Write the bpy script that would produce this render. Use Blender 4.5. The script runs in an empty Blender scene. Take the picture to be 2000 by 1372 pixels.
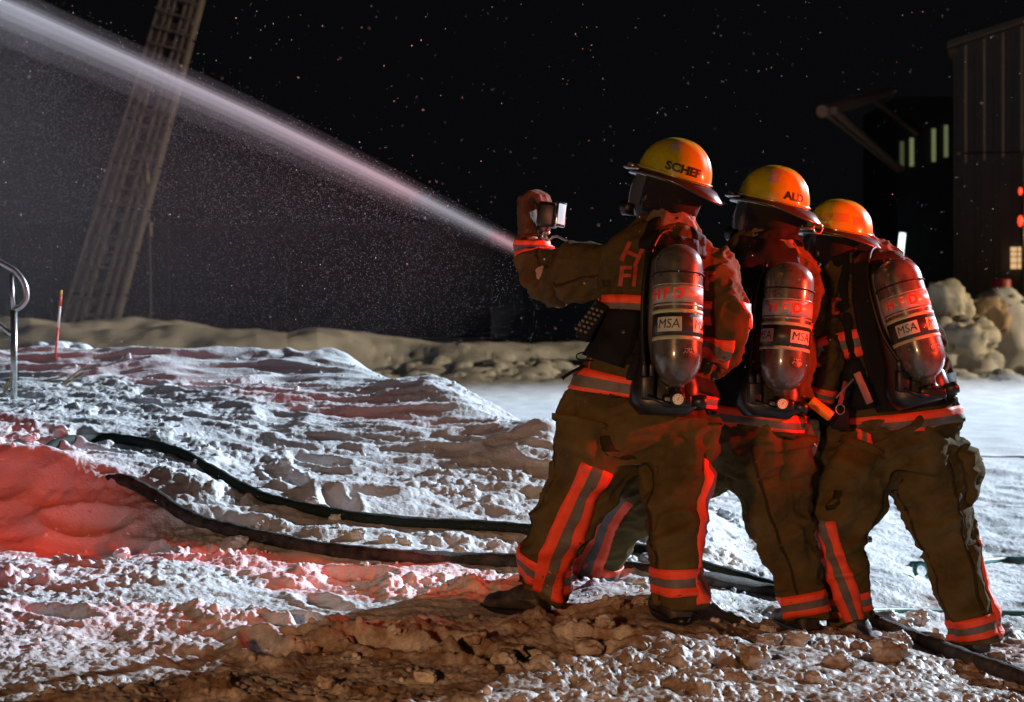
import bpy, bmesh, math, random
import numpy as np
from mathutils import Vector, Matrix
from mathutils.bvhtree import BVHTree
from mathutils.geometry import tessellate_polygon
R = math.radians
rng = np.random.default_rng(7); random.seed(7)
sc = bpy.context.scene
COL = sc.collection
# ------------------------------------------------------------------ camera, light, exposure
F, HZ, CH = 3333.3, 600.0, 1.2           # focal length and horizon row in photo pixels, camera height
def at(px, py, Y): return Vector(((px-1000)/F*Y, Y, CH-(py-HZ)/F*Y))
cd = bpy.data.cameras.new('camera'); cam = bpy.data.objects.new('camera', cd); COL.objects.link(cam)
cam.location = (0, 0, CH); cam.rotation_euler = (R(90), 0, 0)
cd.lens = 60; cd.sensor_width = 36; cd.shift_y = -0.043; cd.clip_start = .1; cd.clip_end = 1500
cd.dof.use_dof = True; cd.dof.focus_distance = 6.5; cd.dof.aperture_fstop = 4.0
sc.camera = cam
w = bpy.data.worlds.new('World'); sc.world = w; w.use_nodes = True
bg = w.node_tree.nodes['Background']; bg.inputs[0].default_value = (.85, .88, 1, 1); bg.inputs[1].default_value = .0029
def lamp(name, kind, loc, target, energy, color, size=.1, cone=60, blend=.3):
    l = bpy.data.lights.new(name, kind); l.energy = energy; l.color = color
    if kind == 'SPOT': l.spot_size = R(cone); l.spot_blend = blend
    l.shadow_soft_size = size
    o = bpy.data.objects.new(name, l); COL.objects.link(o); o.location = loc
    o.rotation_euler = (Vector(target)-Vector(loc)).to_track_quat('-Z', 'Y').to_euler()
    return o
lamp('cool_floodlight', 'SPOT', (55.0, 52.0, 25), (-2.4, 12.6, .5), 660000, (.74, .87, 1.0), .2, 21, 1)
lamp('red_beacon', 'SPOT', (3.45, 5.95, 1.6), (0, 6.9, 1.95), 1250, (1, .045, .018), .06, 66, .85)
lamp('red_beacon_low', 'SPOT', (4.5, -1.5, 3.2), (-2.6, 7.8, .45), 3600, (1, .075, .018), .12, 8.5, 1)
lamp('red_jet_fill', 'SPOT', (-.3, 1.5, .6), (-1.6, 9.5, 3.15), 1700, (1, .20, .20), .12, 36, 1)  # unseen red spot, added only to tint the water jet pink
lamp('warm_worklight', 'SPOT', (-2.6, -2.2, 2.1), (.8, 5.5, -.3), 1350, (1, .48, .21), .25, 43, 1)
lamp('street_lamp', 'SPOT', (70, 21.0, 14), (-7, 35, 0), 165000, (1, .77, .46), .3, 22, .5)
sc.render.engine = 'CYCLES'
sc.cycles.use_denoising = True
sc.cycles.max_bounces = 6; sc.cycles.diffuse_bounces = 2; sc.cycles.glossy_bounces = 3
sc.cycles.transmission_bounces = 4; sc.cycles.transparent_max_bounces = 12; sc.cycles.volume_bounces = 0
sc.cycles.volume_step_rate = 2.0; sc.cycles.volume_max_steps = 96
sc.cycles.sample_clamp_indirect = 4
vs = sc.view_settings; vs.view_transform = 'Standard'; vs.look = 'None'; vs.exposure = 0; vs.gamma = 1; vs.use_curve_mapping = False

# ------------------------------------------------------------------ noise
def _h(ix, iy, iz, s):
    n = (ix.astype(np.int64)*374761393 + iy.astype(np.int64)*668265263 + iz.astype(np.int64)*2147483647 + s*1274126177) & 0xffffffff
    n = ((n ^ (n >> 13))*1274126177) & 0xffffffff
    n = ((n ^ (n >> 16))*2246822519) & 0xffffffff
    return ((n ^ (n >> 15)) & 0xffffff)/float(0xffffff)
def vn2(x, y, s=0):
    ix = np.floor(x); iy = np.floor(y); fx = x-ix; fy = y-iy; z = np.zeros_like(ix)
    ux = fx*fx*fx*(fx*(fx*6-15)+10); uy = fy*fy*fy*(fy*(fy*6-15)+10)
    def g(i, j):
        a = _h(i, j, z, s)*2*math.pi
        return np.cos(a), np.sin(a)
    g00 = g(ix, iy); g10 = g(ix+1, iy); g01 = g(ix, iy+1); g11 = g(ix+1, iy+1)
    a = g00[0]*fx+g00[1]*fy; b = g10[0]*(fx-1)+g10[1]*fy
    c = g01[0]*fx+g01[1]*(fy-1); d = g11[0]*(fx-1)+g11[1]*(fy-1)
    return ((a*(1-ux)+b*ux)*(1-uy)+(c*(1-ux)+d*ux)*uy)*1.5
def vn3(p, s=0):
    i = np.floor(p); f = p-i; u = f*f*f*(f*(f*6-15)+10); r = 0
    for dx in (0, 1):
        for dy in (0, 1):
            for dz in (0, 1):
                wx = u[:, 0] if dx else 1-u[:, 0]; wy = u[:, 1] if dy else 1-u[:, 1]; wz = u[:, 2] if dz else 1-u[:, 2]
                r = r+wx*wy*wz*_h(i[:, 0]+dx, i[:, 1]+dy, i[:, 2]+dz, s)
    return r*2-1
def fbm2(x, y, o=4, s=0):
    r = 0; a = 1.; t = 0
    for k in range(o): r = r+a*vn2(x*2**k+k*17.3, y*2**k+k*9.1, s+k); t += a; a *= .5
    return r/t
def clods(x, y, cell, s, keep=.5):
    """rounded lumps: a random share of the cells carries a dome"""
    x = x/cell; y = y/cell; ix = np.floor(x); iy = np.floor(y); best = np.zeros_like(x); z = np.zeros_like(ix)
    for dx in (-1, 0, 1):
        for dy in (-1, 0, 1):
            cx = ix+dx; cy = iy+dy
            px = cx+.15+.7*_h(cx, cy, z, s); py = cy+.15+.7*_h(cx, cy, z, s+1); rr = .22+.42*_h(cx, cy, z, s+2)
            on = _h(cx, cy, z, s+3) < keep
            d2 = ((x-px)**2+(y-py)**2)/(rr*rr)
            v = np.where(on & (d2 < 1), np.sqrt(np.maximum(1-d2, 0))*rr, 0)
            best = np.maximum(best, v)
    return best*cell
def sm(a, b, x): t = np.clip((x-a)/(b-a), 0, 1); return t*t*(3-2*t)

# ------------------------------------------------------------------ terrain height
TY = np.array([4.5, 5.2, 6.0, 6.6, 7.2, 7.8, 8.3, 9, 10, 10.6, 11.2, 12, 13, 16, 22])
TP = np.array([-400, 0, 300, 650, 850, 1080, 1300, 1500, 2000, 2500])
TZ = np.array([
 [.0, .0, .0, .0, .0, .0, .0, .0, -.02, -.04],
 [.0, .0, .0, .0, .0, .0, .0, -.01, -.05, -.1],
 [.04, .04, .03, .02, .02, .02, .04, -.02, -.13, -.2],
 [.10, .10, .09, .05, .05, .05, .05, -.06, -.20, -.28],
 [.22, .20, .17, .11, .09, .05, .04, -.09, -.27, -.32],
 [.42, .40, .34, .24, .19, .14, .06, -.08, -.28, -.34],
 [.54, .53, .47, .37, .32, .26, .10, -.05, -.27, -.33],
 [.62, .61, .58, .50, .49, .60, .14, -.02, -.25, -.3],
 [.71, .71, .71, .70, .79, .40, .06, -.02, -.2, -.25],
 [.76, .76, .76, .78, .70, .22, .0, -.02, -.18, -.2],
 [.90, .91, .93, .92, .52, .08, .0, -.02, -.15, -.18],
 [.66, .68, .70, .60, .2, .0, .0, -.02, -.12, -.15],
 [.2, .2, .2, .1, .0, .0, .0, -.02, -.08, -.1],
 [.0]*10, [.0]*10])
def base_h(X, Y):
    X = np.asarray(X, float); Y = np.asarray(Y, float)
    Yc = np.clip(Y, 4.5, 22); p = np.clip(1000+X/np.maximum(Y, 4.5)*F, -400, 2500)
    def cell(arr, v):
        i = np.clip(np.searchsorted(arr, v)-1, 0, len(arr)-2); t = (v-arr[i])/(arr[i+1]-arr[i]); return i, np.clip(t, 0, 1)
    i, t = cell(TY, Yc); j, u = cell(TP, p); u = u*u*(3-2*u)
    return (TZ[i, j]*(1-t)+TZ[i+1, j]*t)*(1-u)+(TZ[i, j+1]*(1-t)+TZ[i+1, j+1]*t)*u
PRINTS = [((random.uniform(100, 1250)-1000)/F*y_, y_, random.uniform(-1.2, .6), random.uniform(.025, .05)) for y_ in [random.uniform(5.6, 10.2) for _ in range(34)]]
FEET = []   # flat trampled spots (X, Y, r, z)
def terrain(X, Y):
    X = np.asarray(X, float); Y = np.asarray(Y, float)
    p = 1000+X/np.maximum(Y, 4.5)*F
    wx = .25*vn2(X*1.3, Y*1.3, 90); wy = .2*vn2(X*1.1+5, Y*1.1, 91)
    h = base_h(X+wx*.5, Y+wy*.6*sm(5, 9, Y))
    near = 1-sm(12.5, 16, Y)
    mound = sm(7.0, 8.6, Y)*(1-sm(950, 1350, p))*near
    # packed ridges, drifts and lumps
    h = h+near*(.045*fbm2(X*.9, Y*1.5, 3, 3)*(1-.3*mound)+.024*fbm2(X*3.1+wy*2, Y*5.2, 3, 11))
    rid = 1-np.abs(vn2(X*2.1+wx*3, Y*4.6, 21)); h = h+near*.045*np.clip(rid-.62, 0, 1)*(.5+.7*mound)
    # tyre and drag streaks across the middle slope
    st = sm(8.2, 9.0, Y)*(1-sm(10.0, 10.4, Y))*sm(250, 500, p)*(1-sm(1050, 1300, p))
    h = h+.012*st*vn2(X*1.5+Y*2, (Y+X*.22)*20, 23)
    # blue road on the right: smooth, finely pitted
    road = np.clip(sm(1380, 1560, p+60*vn2(X*2, Y*2, 31))*sm(7.3, 8.2, Y)+sm(11.5, 14, Y), 0, 1)
    smooth = sm(.3, .55, vn2(X*1.0+3, Y*2.2, 41)*.8+.42+.12*vn2(X*5, Y*7, 42))
    face = sm(10.2, 10.5, Y)*(1-sm(11.35, 11.6, Y))*(1-sm(700, 900, p))          # plough-cut face
    hol = .6*np.exp(-(((p-100)/250)**2+((Y-7.45)/.36)**2)**2)
    smooth = smooth*(.25+.75*sm(6.0, 6.9, Y))
    rough = np.clip((1-.86*road)*(1-(.88-.3*mound)*smooth)*(1-.9*face)*(1-.6*st)*(1-.85*hol), 0, 1)*near
    c = clods(X+wx*.2, Y*.75, .15, 51, .30)*.34+clods(X+wy*.1, Y*.85, .07, 57, .45)*.62+clods(X, Y, .036, 61, .55)*.8+clods(X, Y, .02, 63, .55)*.7
    gate = sm(-.1, .4, vn2(X*2.3, Y*3.1, 71)+.25*vn2(X*7, Y*8, 72))
    h = h+rough*(1-.3*mound)*(c*(.10+.68*gate)+.009*vn2(X*22, Y*26, 73)+.004*vn2(X*55, Y*60, 74))
    h = h+near*.0035*vn2(X*38, Y*44, 75)*(1-face)
    # red hollow at the left and its overhanging lip
    h = h-.10*np.exp(-(((p-110)/230)**2+((Y-7.35)/.25)**2))+.10*np.exp(-(((p-60)/300)**2+((Y-7.95)/.16)**2))
    # far plough bank
    far = sm(27, 32, Y)
    tops = np.interp(p, [-1500, 0, 60, 180, 300, 500, 560, 620, 800, 900, 1000, 1100, 1300, 1700, 1800, 1850, 1900, 1980, 2050, 2600],
                     [1.15, 1.17, 1.25, 1.1, 1.13, 1.0, .86, .9, .66, .62, .6, .55, .5, .55, .9, 1.5, 1.3, 1.15, .9, 1.0])
    prof = sm(31.2, 34.2, Y+.9*vn2(X*.35, Y*.3, 81))*(1-.8*sm(35.5, 40, Y))
    h = h+prof*tops*(.76+.3*fbm2(X*.45, Y*.5, 3, 83))
    fl = np.exp(-((Y-30.5)/2.6)**2)*sm(600, 800, p)
    h = h+fl*(clods(X, Y, .9, 87, .5)*.28+clods(X, Y, .4, 88, .5)*.35)+prof*sm(1700, 1800, p)*clods(X, Y*.8, 1.5, 86, .8)*1.0
    h = h+sm(12, 15, Y)*(1-sm(60, 90, Y))*.01*vn2(X*3, Y*3, 89)
    pl = np.exp(-(((p-120)/150)**2+((Y-15.2)/1.3)**2)**2)   # crumbled heap round the stake
    h = h+pl*(.74+clods(X, Y, .22, 95, .7)*.9)*(Y > 13)
    for bx, by, ba, bd_ in PRINTS:
        dx = X-bx; dy = Y-by; u = (dx*math.cos(ba)+dy*math.sin(ba))/.15; v = (-dx*math.sin(ba)+dy*math.cos(ba))/.06; q_ = u*u+v*v
        h = h-bd_*np.exp(-q_**2)+.35*bd_*np.exp(-((q_**.5-1.5)/.3)**2)
    for fx, fy, fr, fz in FEET:
        k = np.exp(-(((X-fx)**2+(Y-fy)**2)/fr**2)**2); h = h*(1-k)+fz*k
    return h
def th(x, y): return float(terrain(np.array([x]), np.array([y]))[0])
_Ys = np.concatenate([np.arange(4.6, 14, .012), np.arange(14, 60, .1)])
def gpt(px, py, lift=0):
    """ground point seen at a photo pixel"""
    X = (px-1000)/F*_Ys; z = terrain(X, _Ys); ray = CH-(py-HZ)/F*_Ys
    k = np.argmax(z >= ray) if (z >= ray).any() else len(_Ys)-1
    return Vector((X[k], _Ys[k], z[k]+lift))

# ------------------------------------------------------------------ materials
MATS = {}
def mat(name, base=(.5, .5, .5), rough=.6, metal=0, coat=0, emis=None, estr=1, noise=0, nscale=30, bump=0, bscale=60, c2=None, alpha=1, trans=0, spec=.5, sheen=0):
    if name in MATS: return MATS[name]
    m = bpy.data.materials.new(name); m.use_nodes = True; nt = m.node_tree; N = nt.nodes; L = nt.links
    b = N['Principled BSDF']; b.inputs['Base Color'].default_value = (*base, 1)
    b.inputs['Roughness'].default_value = rough; b.inputs['Metallic'].default_value = metal
    b.inputs['Coat Weight'].default_value = coat; b.inputs['Coat Roughness'].default_value = .08
    b.inputs['Alpha'].default_value = alpha; b.inputs['Transmission Weight'].default_value = trans
    b.inputs['Specular IOR Level'].default_value = spec; b.inputs['Sheen Weight'].default_value = sheen
    if emis: b.inputs['Emission Color'].default_value = (*emis, 1); b.inputs['Emission Strength'].default_value = estr
    tc = N.new('ShaderNodeTexCoord')
    if c2 or noise:
        n = N.new('ShaderNodeTexNoise'); n.inputs['Scale'].default_value = nscale; n.inputs['Detail'].default_value = 6; n.inputs['Roughness'].default_value = .65
        L.new(tc.outputs['Object'], n.inputs['Vector'])
        r = N.new('ShaderNodeValToRGB'); r.color_ramp.elements[0].position = .35; r.color_ramp.elements[1].position = .68
        a = base; c = c2 or tuple(min(1, v*(1+noise)) for v in base); a = a if c2 else tuple(v*(1-noise) for v in base)
        r.color_ramp.elements[0].color = (*a, 1); r.color_ramp.elements[1].color = (*c, 1)
        L.new(n.outputs['Fac'], r.inputs[0]); L.new(r.outputs[0], b.inputs['Base Color'])
        mr = N.new('ShaderNodeMapRange'); mr.inputs['To Min'].default_value = max(0, rough-.08); mr.inputs['To Max'].default_value = min(1, rough+.12)
        L.new(n.outputs['Fac'], mr.inputs['Value']); L.new(mr.outputs[0], b.inputs['Roughness'])
    if bump:
        n2 = N.new('ShaderNodeTexNoise'); n2.inputs['Scale'].default_value = bscale; n2.inputs['Detail'].default_value = 5
        L.new(tc.outputs['Object'], n2.inputs['Vector'])
        bp = N.new('ShaderNodeBump'); bp.inputs['Strength'].default_value = bump; bp.inputs['Distance'].default_value = .01
        L.new(n2.outputs['Fac'], bp.inputs['Height']); L.new(bp.outputs[0], b.inputs['Normal'])
    MATS[name] = m; return m
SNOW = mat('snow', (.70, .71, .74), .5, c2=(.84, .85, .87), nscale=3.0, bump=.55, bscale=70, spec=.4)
CLOTH = mat('turnout_cloth', (.055, .037, .013), .9, c2=(.105, .074, .029), nscale=6, bump=.5, bscale=420, spec=.08)
CLOTH2 = mat('turnout_cloth_worn', (.070, .048, .017), .9, c2=(.14, .097, .038), nscale=6, bump=.5, bscale=420, spec=.08)
ORANGE = mat('fluorescent_orange', (.95, .075, .022), .6, noise=.12, nscale=18, bump=.15, bscale=300)
SILVER = mat('retroreflective_silver', (.135, .11, .095), .6, noise=.2, nscale=22, bump=.15, bscale=300)
BLACK = mat('black_nylon', (.006, .006, .007), .8, spec=.25, noise=.3, nscale=30, bump=.3, bscale=200)
PLAST = mat('black_plastic', (.008, .008, .009), .38, noise=.3, nscale=30)
RUBBER = mat('boot_rubber', (.02, .018, .016), .5, c2=(.06, .05, .045), nscale=12, bump=.4, bscale=60)
HELM = mat('yellow_helmet', (.38, .32, .010), .26, coat=.6, noise=.09, nscale=14)
BRIM = mat('helmet_brim_dark', (.035, .028, .022), .3, coat=.3)
HOOD = mat('knit_hood', (.16, .105, .075), .9, noise=.15, nscale=20, bump=.4, bscale=350)
DHOOD = mat('dark_hood_flap', (.014, .009, .009), .9, spec=.2, noise=.2, nscale=20, bump=.3, bscale=200)
CARBON = mat('carbon_cylinder', (.045, .043, .038), .27, coat=.7, c2=(.09, .085, .075), nscale=28)
BAND = mat('silver_band', (.30, .27, .25), .3, noise=.15, nscale=40)
REDT = mat('red_letters', (.75, .035, .025), .4)
CREAM = mat('cream_stripe', (.36, .38, .22), .5, noise=.12, nscale=30)
DARKL = mat('dark_label', (.025, .027, .022), .4)
PLATE = mat('label_plate', (.40, .40, .34), .45)
BLK = mat('black_print', (.006, .006, .006), .5)
STEEL = mat('galvanised_steel', (.42, .42, .42), .32, metal=.85, noise=.15, nscale=25, bump=.15, bscale=40)
CHROME = mat('bright_steel', (.6, .6, .6), .15, metal=1)
GLASS = mat('mask_lens', (.07, .075, .085), .1, coat=1, metal=.2)
GLOVE = mat('leather_glove', (.045, .026, .011), .8, c2=(.09, .058, .026), spec=.2, nscale=14, bump=.5, bscale=120)
GREYC = mat('grey_cloth', (.12, .115, .09), .8, noise=.2, nscale=20)
YEL = mat('yellow_orange_plastic', (.85, .24, .01), .4)
ICE = mat('ice', (.75, .78, .8), .15, spec=.8)
HOSEG = mat('hose_green_black', (.008, .02, .014), .7, spec=.25, c2=(.022, .032, .024), nscale=35, bump=.7, bscale=160)
HOSEB = mat('hose_dark_snowy', (.010, .009, .009), .75, spec=.25, c2=(.10, .085, .075), nscale=16, bump=.7, bscale=160)
TEAL = mat('hose_teal', (.06, .20, .17), .5, noise=.2)
DRED = mat('hose_dark_red', (.18, .02, .015), .5, noise=.2)
METW = mat('building_metal_tan', (.052, .036, .03), .6, noise=.16, nscale=2.0)
DARKW = mat('dark_wall', (.03, .033, .04), .7, noise=.2, nscale=2)
TOWER = mat('tower_metal', (.11, .095, .09), .6, noise=.22, nscale=3)
TOWL = mat('tower_rail', (.145, .125, .115), .5, noise=.15, nscale=3)
TWIG = mat('dry_twig', (.42, .33, .2), .8)
STR = mat('stake_orange', (.7, .06, .03), .5)
STW = mat('stake_white', (.75, .75, .75), .5)
STY = mat('stake_yellow', (.75, .5, .03), .5)
DROP = mat('water_drop', (.75, .76, .8), .25)
FLAKE = mat('snowflake', (.85, .87, .9), .6)

nt = SNOW.node_tree; N_ = nt.nodes; L_ = nt.links; bs = N_['Principled BSDF']; src = bs.inputs['Base Color'].links[0].from_socket  # brown of the warm-lit foreground shadow, painted into the snow colour with noise
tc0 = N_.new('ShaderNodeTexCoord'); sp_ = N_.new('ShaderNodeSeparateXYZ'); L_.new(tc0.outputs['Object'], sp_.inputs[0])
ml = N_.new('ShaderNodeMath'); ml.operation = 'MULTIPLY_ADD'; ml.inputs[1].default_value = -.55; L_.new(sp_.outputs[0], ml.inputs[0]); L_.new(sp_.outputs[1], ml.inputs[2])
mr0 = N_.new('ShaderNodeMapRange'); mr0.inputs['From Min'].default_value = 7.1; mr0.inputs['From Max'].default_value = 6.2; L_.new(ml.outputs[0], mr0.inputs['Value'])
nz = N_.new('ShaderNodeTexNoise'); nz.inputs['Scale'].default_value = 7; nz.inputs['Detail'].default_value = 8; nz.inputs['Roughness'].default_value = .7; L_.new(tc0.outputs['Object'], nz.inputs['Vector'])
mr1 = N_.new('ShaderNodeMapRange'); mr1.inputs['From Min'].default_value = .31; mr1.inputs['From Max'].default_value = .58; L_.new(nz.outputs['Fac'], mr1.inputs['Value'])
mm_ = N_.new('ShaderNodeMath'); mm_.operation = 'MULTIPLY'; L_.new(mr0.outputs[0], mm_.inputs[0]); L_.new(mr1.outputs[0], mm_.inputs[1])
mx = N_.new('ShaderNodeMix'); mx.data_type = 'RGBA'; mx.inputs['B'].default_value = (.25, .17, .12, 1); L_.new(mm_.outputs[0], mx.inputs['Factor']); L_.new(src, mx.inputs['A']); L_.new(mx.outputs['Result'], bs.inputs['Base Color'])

# ------------------------------------------------------------------ mesh helpers
def finish(name, me, m, parent=None, smooth=True):
    o = bpy.data.objects.new(name, me); COL.objects.link(o)
    for k in (m if isinstance(m, (list, tuple)) else [m]): me.materials.append(k)
    if smooth: me.shade_smooth()
    if parent: o.parent = parent
    return o
def obj(name, V, Fc, m, parent=None, smooth=True, mi=None):
    me = bpy.data.meshes.new(name); me.from_pydata([tuple(v) for v in V], [], Fc)
    o = finish(name, me, m, parent, smooth)
    if mi is not None: me.polygons.foreach_set('material_index', mi)
    me.update(); return o
def tag(o, label=None, cat=None, group=None, kind=None):
    if label: o['label'] = label
    if cat: o['category'] = cat
    if group: o['group'] = group
    if kind: o['kind'] = kind
    return o
def empty(name, loc, label, cat, group=None):
    o = bpy.data.objects.new(name, None); COL.objects.link(o); o['_loc'] = list(loc); o.empty_display_size = .2
    tag(o, label, cat, group); return o   # parts are written in world coordinates; bases are moved at the end
class MB:
    def __init__(s): s.V = []; s.F = []; s.M = []
    def add(s, V, Fc, mi=0):
        b = len(s.V); s.V += [tuple(v) for v in V]; s.F += [tuple(i+b for i in f) for f in Fc]; s.M += [mi]*len(Fc)
    def box(s, c, dx, dy, dz, rot=None, mi=0, bev=0):
        c = Vector(c); h = (dx/2, dy/2, dz/2); bm = bmesh.new(); bmesh.ops.create_cube(bm, size=1)
        for v in bm.verts: v.co = Vector((v.co.x*dx, v.co.y*dy, v.co.z*dz))
        if bev: bmesh.ops.bevel(bm, geom=bm.edges[:], offset=bev, segments=2, affect='EDGES', profile=.5)
        mt = rot or Matrix.Identity(3)
        bm.verts.index_update()
        s.add([c+mt@v.co for v in bm.verts], [[v.index for v in f.verts] for f in bm.faces], mi); bm.free()
    def rings(s, rings, mi=0, cap=True, closed=True):
        n = len(rings[0]); b = len(s.V)
        for r in rings: s.V += [tuple(p) for p in r]
        for i in range(len(rings)-1):
            for j in range(n if closed else n-1):
                k = (j+1) % n; s.F.append((b+i*n+j, b+i*n+k, b+(i+1)*n+k, b+(i+1)*n+j)); s.M.append(mi)
        if cap and closed:
            s.F.append(tuple(b+j for j in range(n))[::-1]); s.M.append(mi)
            e = b+(len(rings)-1)*n; s.F.append(tuple(e+j for j in range(n))); s.M.append(mi)
    def tube(s, P, r, n=10, mi=0, cap=True):
        P = [Vector(p) for p in P]; rr = r if isinstance(r, (list, tuple)) else [r]*len(P); up = Vector((0.13, -.4, .9)); out = []
        for i, p in enumerate(P):
            t = (P[min(i+1, len(P)-1)]-P[max(i-1, 0)]).normalized()
            a = (up-t*up.dot(t))
            a = a.normalized() if a.length > 1e-4 else t.orthogonal().normalized()
            up = a; c = t.cross(a)
            out.append([p+rr[i]*(math.cos(2*math.pi*k/n)*a+math.sin(2*math.pi*k/n)*c) for k in range(n)])
        s.rings(out, mi, cap)
    def build(s, name, m, parent=None, smooth=True, fixn=False):
        o = obj(name, s.V, s.F, m, parent, smooth, s.M)
        if fixn:
            bm = bmesh.new(); bm.from_mesh(o.data); bmesh.ops.recalc_face_normals(bm, faces=bm.faces); bm.to_mesh(o.data); bm.free()
        return o
def cr(P, n):
    """Catmull-Rom through points (numpy rows), n steps a span"""
    P = np.array(P, float); out = []
    for i in range(len(P)-1):
        a = P[max(i-1, 0)]; b = P[i]; c = P[i+1]; d = P[min(i+2, len(P)-1)]
        for k in range(n):
            t = k/n; out.append(.5*((2*b)+(-a+c)*t+(2*a-5*b+4*c-d)*t*t+(-a+3*b-3*c+d)*t**3))
    out.append(P[-1]); return np.array(out)
def spline(pts, n=8): return [Vector(p) for p in cr([tuple(p) for p in pts], n)]
class Chain:
    """a limb: stations (px, py, Y, half width in photo px, half depth in m)"""
    def __init__(s, st, sub=5, power=2.25):
        s.sub = sub; s.power = power
        raw = []
        for px, py, Y, ra, rb in st: p = at(px, py, Y); raw.append((*p, ra*Y/F, rb))
        s.A = cr(raw, sub)
    def frame(s, t):
        f = min(max(t*s.sub, 0), len(s.A)-1.001); i = int(f); k = f-i
        q = s.A[i]*(1-k)+s.A[i+1]*k; tan = Vector(s.A[min(i+2, len(s.A)-1)][:3]-s.A[max(i-1, 0)][:3]).normalized()
        y = Vector((0, -1, 0)); b = y-tan*y.dot(tan)
        if b.length < .25: b = Vector((0, 0, 1))-tan*tan.z
        b.normalize(); a = tan.cross(b)
        if a.x < 0: a = -a
        return Vector(q[:3]), tan, a, b, q[3], q[4]     # a: to the right in the photo, b: towards the camera
    def mesh(s, mb, n=22, scale=1.0):
        rings = []
        L = len(s.A)-1
        for i in range(L+1):
            c, t, a, b, ra, rb = s.frame(i/s.sub)
            ring = []
            for k in range(n):
                th_ = 2*math.pi*k/n; cx, sy = math.cos(th_), math.sin(th_); e = 2/s.power
                ring.append(c+a*ra*scale*math.copysign(abs(cx)**e, cx)+b*rb*scale*math.copysign(abs(sy)**e, sy))
            rings.append(ring)
        mb.rings(rings)
def remesh(mb, vox, smooth=4):
    me = bpy.data.meshes.new('tmp'); me.from_pydata(mb.V, [], mb.F); me.update()
    bm = bmesh.new(); bm.from_mesh(me); bmesh.ops.recalc_face_normals(bm, faces=bm.faces); bm.to_mesh(me); bm.free()
    o = bpy.data.objects.new('tmp', me); COL.objects.link(o)
    r = o.modifiers.new('r', 'REMESH'); r.mode = 'VOXEL'; r.voxel_size = vox
    sm_ = o.modifiers.new('s', 'SMOOTH'); sm_.iterations = smooth; sm_.factor = .5
    dg = bpy.context.evaluated_depsgraph_get(); dg.update()
    out = bpy.data.meshes.new_from_object(o.evaluated_get(dg)); bpy.data.objects.remove(o); return out
def arr(me):
    n = len(me.vertices); P = np.empty(n*3); me.vertices.foreach_get('co', P); Nn = np.empty(n*3); me.vertices.foreach_get('normal', Nn)
    return P.reshape(-1, 3), Nn.reshape(-1, 3)
def folds(P, dirv, freq, stretch, s, warp=.5):
    d = np.array(dirv, float); d /= np.linalg.norm(d)
    Q = P+warp/freq*np.stack([vn3(P*freq*.5+9, s+5), vn3(P*freq*.5+31, s+6), vn3(P*freq*.5+57, s+7)], 1)
    al = Q@d; Q = Q-np.outer(al, d)*(1-stretch)
    n = vn3(Q*freq, s); return (1-np.abs(n)*2.2).clip(-1, 1)
def cloth(me, s, specs, extra=None):
    P, Nn = arr(me); D = np.zeros(len(P))
    for dirv, freq, stretch, amp in specs:
        D += amp*folds(P, dirv, freq, stretch, s); s += 11
    D += .0045*folds(P, (1, .3, .35), 30, .25, s+3)+.0012*vn3(P*60, s)
    D -= D.mean()+.005
    if extra is not None: D += extra(P)
    P = P+Nn*D[:, None]; me.vertices.foreach_set('co', P.ravel()); me.update(); return me
def bvh_of(me): 
    bm = bmesh.new(); bm.from_mesh(me); b = BVHTree.FromBMesh(bm); bm.free(); return b
def ring_trim(name, bvh, ch, t0, t1, a0, a1, n, cols, off=.0065, parent=None, skew=0, mats=None, rmax=.6, scl=(1, 1)):
    """cloth strip laid on the surface: rows along the limb t0..t1, angles a0..a1 (0 faces the camera, + to the right)"""
    rows = []; mi = []; N = len(cols)
    tv = [0]+[k/N for k in range(N+1)]+[1]
    sub = max(1, int(n[1]))
    grid = []; cm = []
    for k in range(N):
        for q in range(sub): grid.append((k+q/sub)/N); cm.append(cols[k])
    grid.append(1.0)
    V = []; nr = 0
    for gi, g in enumerate([grid[0]]+grid+[grid[-1]]):
        tuck = gi == 0 or gi == len(grid)+1
        for k in range(n[0]+1):
            u = k/n[0]; ang = a0+(a1-a0)*u; t = t0+(t1-t0)*g+skew*(u-.5)
            c, tn, a, b, ra, rb = ch.frame(t); d = (a*math.sin(R(ang))*scl[0]+b*math.cos(R(ang))*scl[1]).normalized()
            hit = bvh.ray_cast(c, d, rmax)
            p = hit[0] if hit[0] else c+d*max(ra, rb)
            e = off if not tuck else -.004
            if a1-a0 < 359 and k in (0, n[0]): e = -.004
            V.append(p+d*e)
        nr += 1
    Fc = []; M = []
    cm2 = [cm[0]]+cm+[cm[-1]]
    for i in range(nr-1):
        for k in range(n[0]):
            q = i*(n[0]+1)+k; Fc.append((q, q+1, q+n[0]+2, q+n[0]+1)); M.append(cm2[i])
    return obj(name, V, Fc, mats or [ORANGE, SILVER], parent, True, M)
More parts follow.
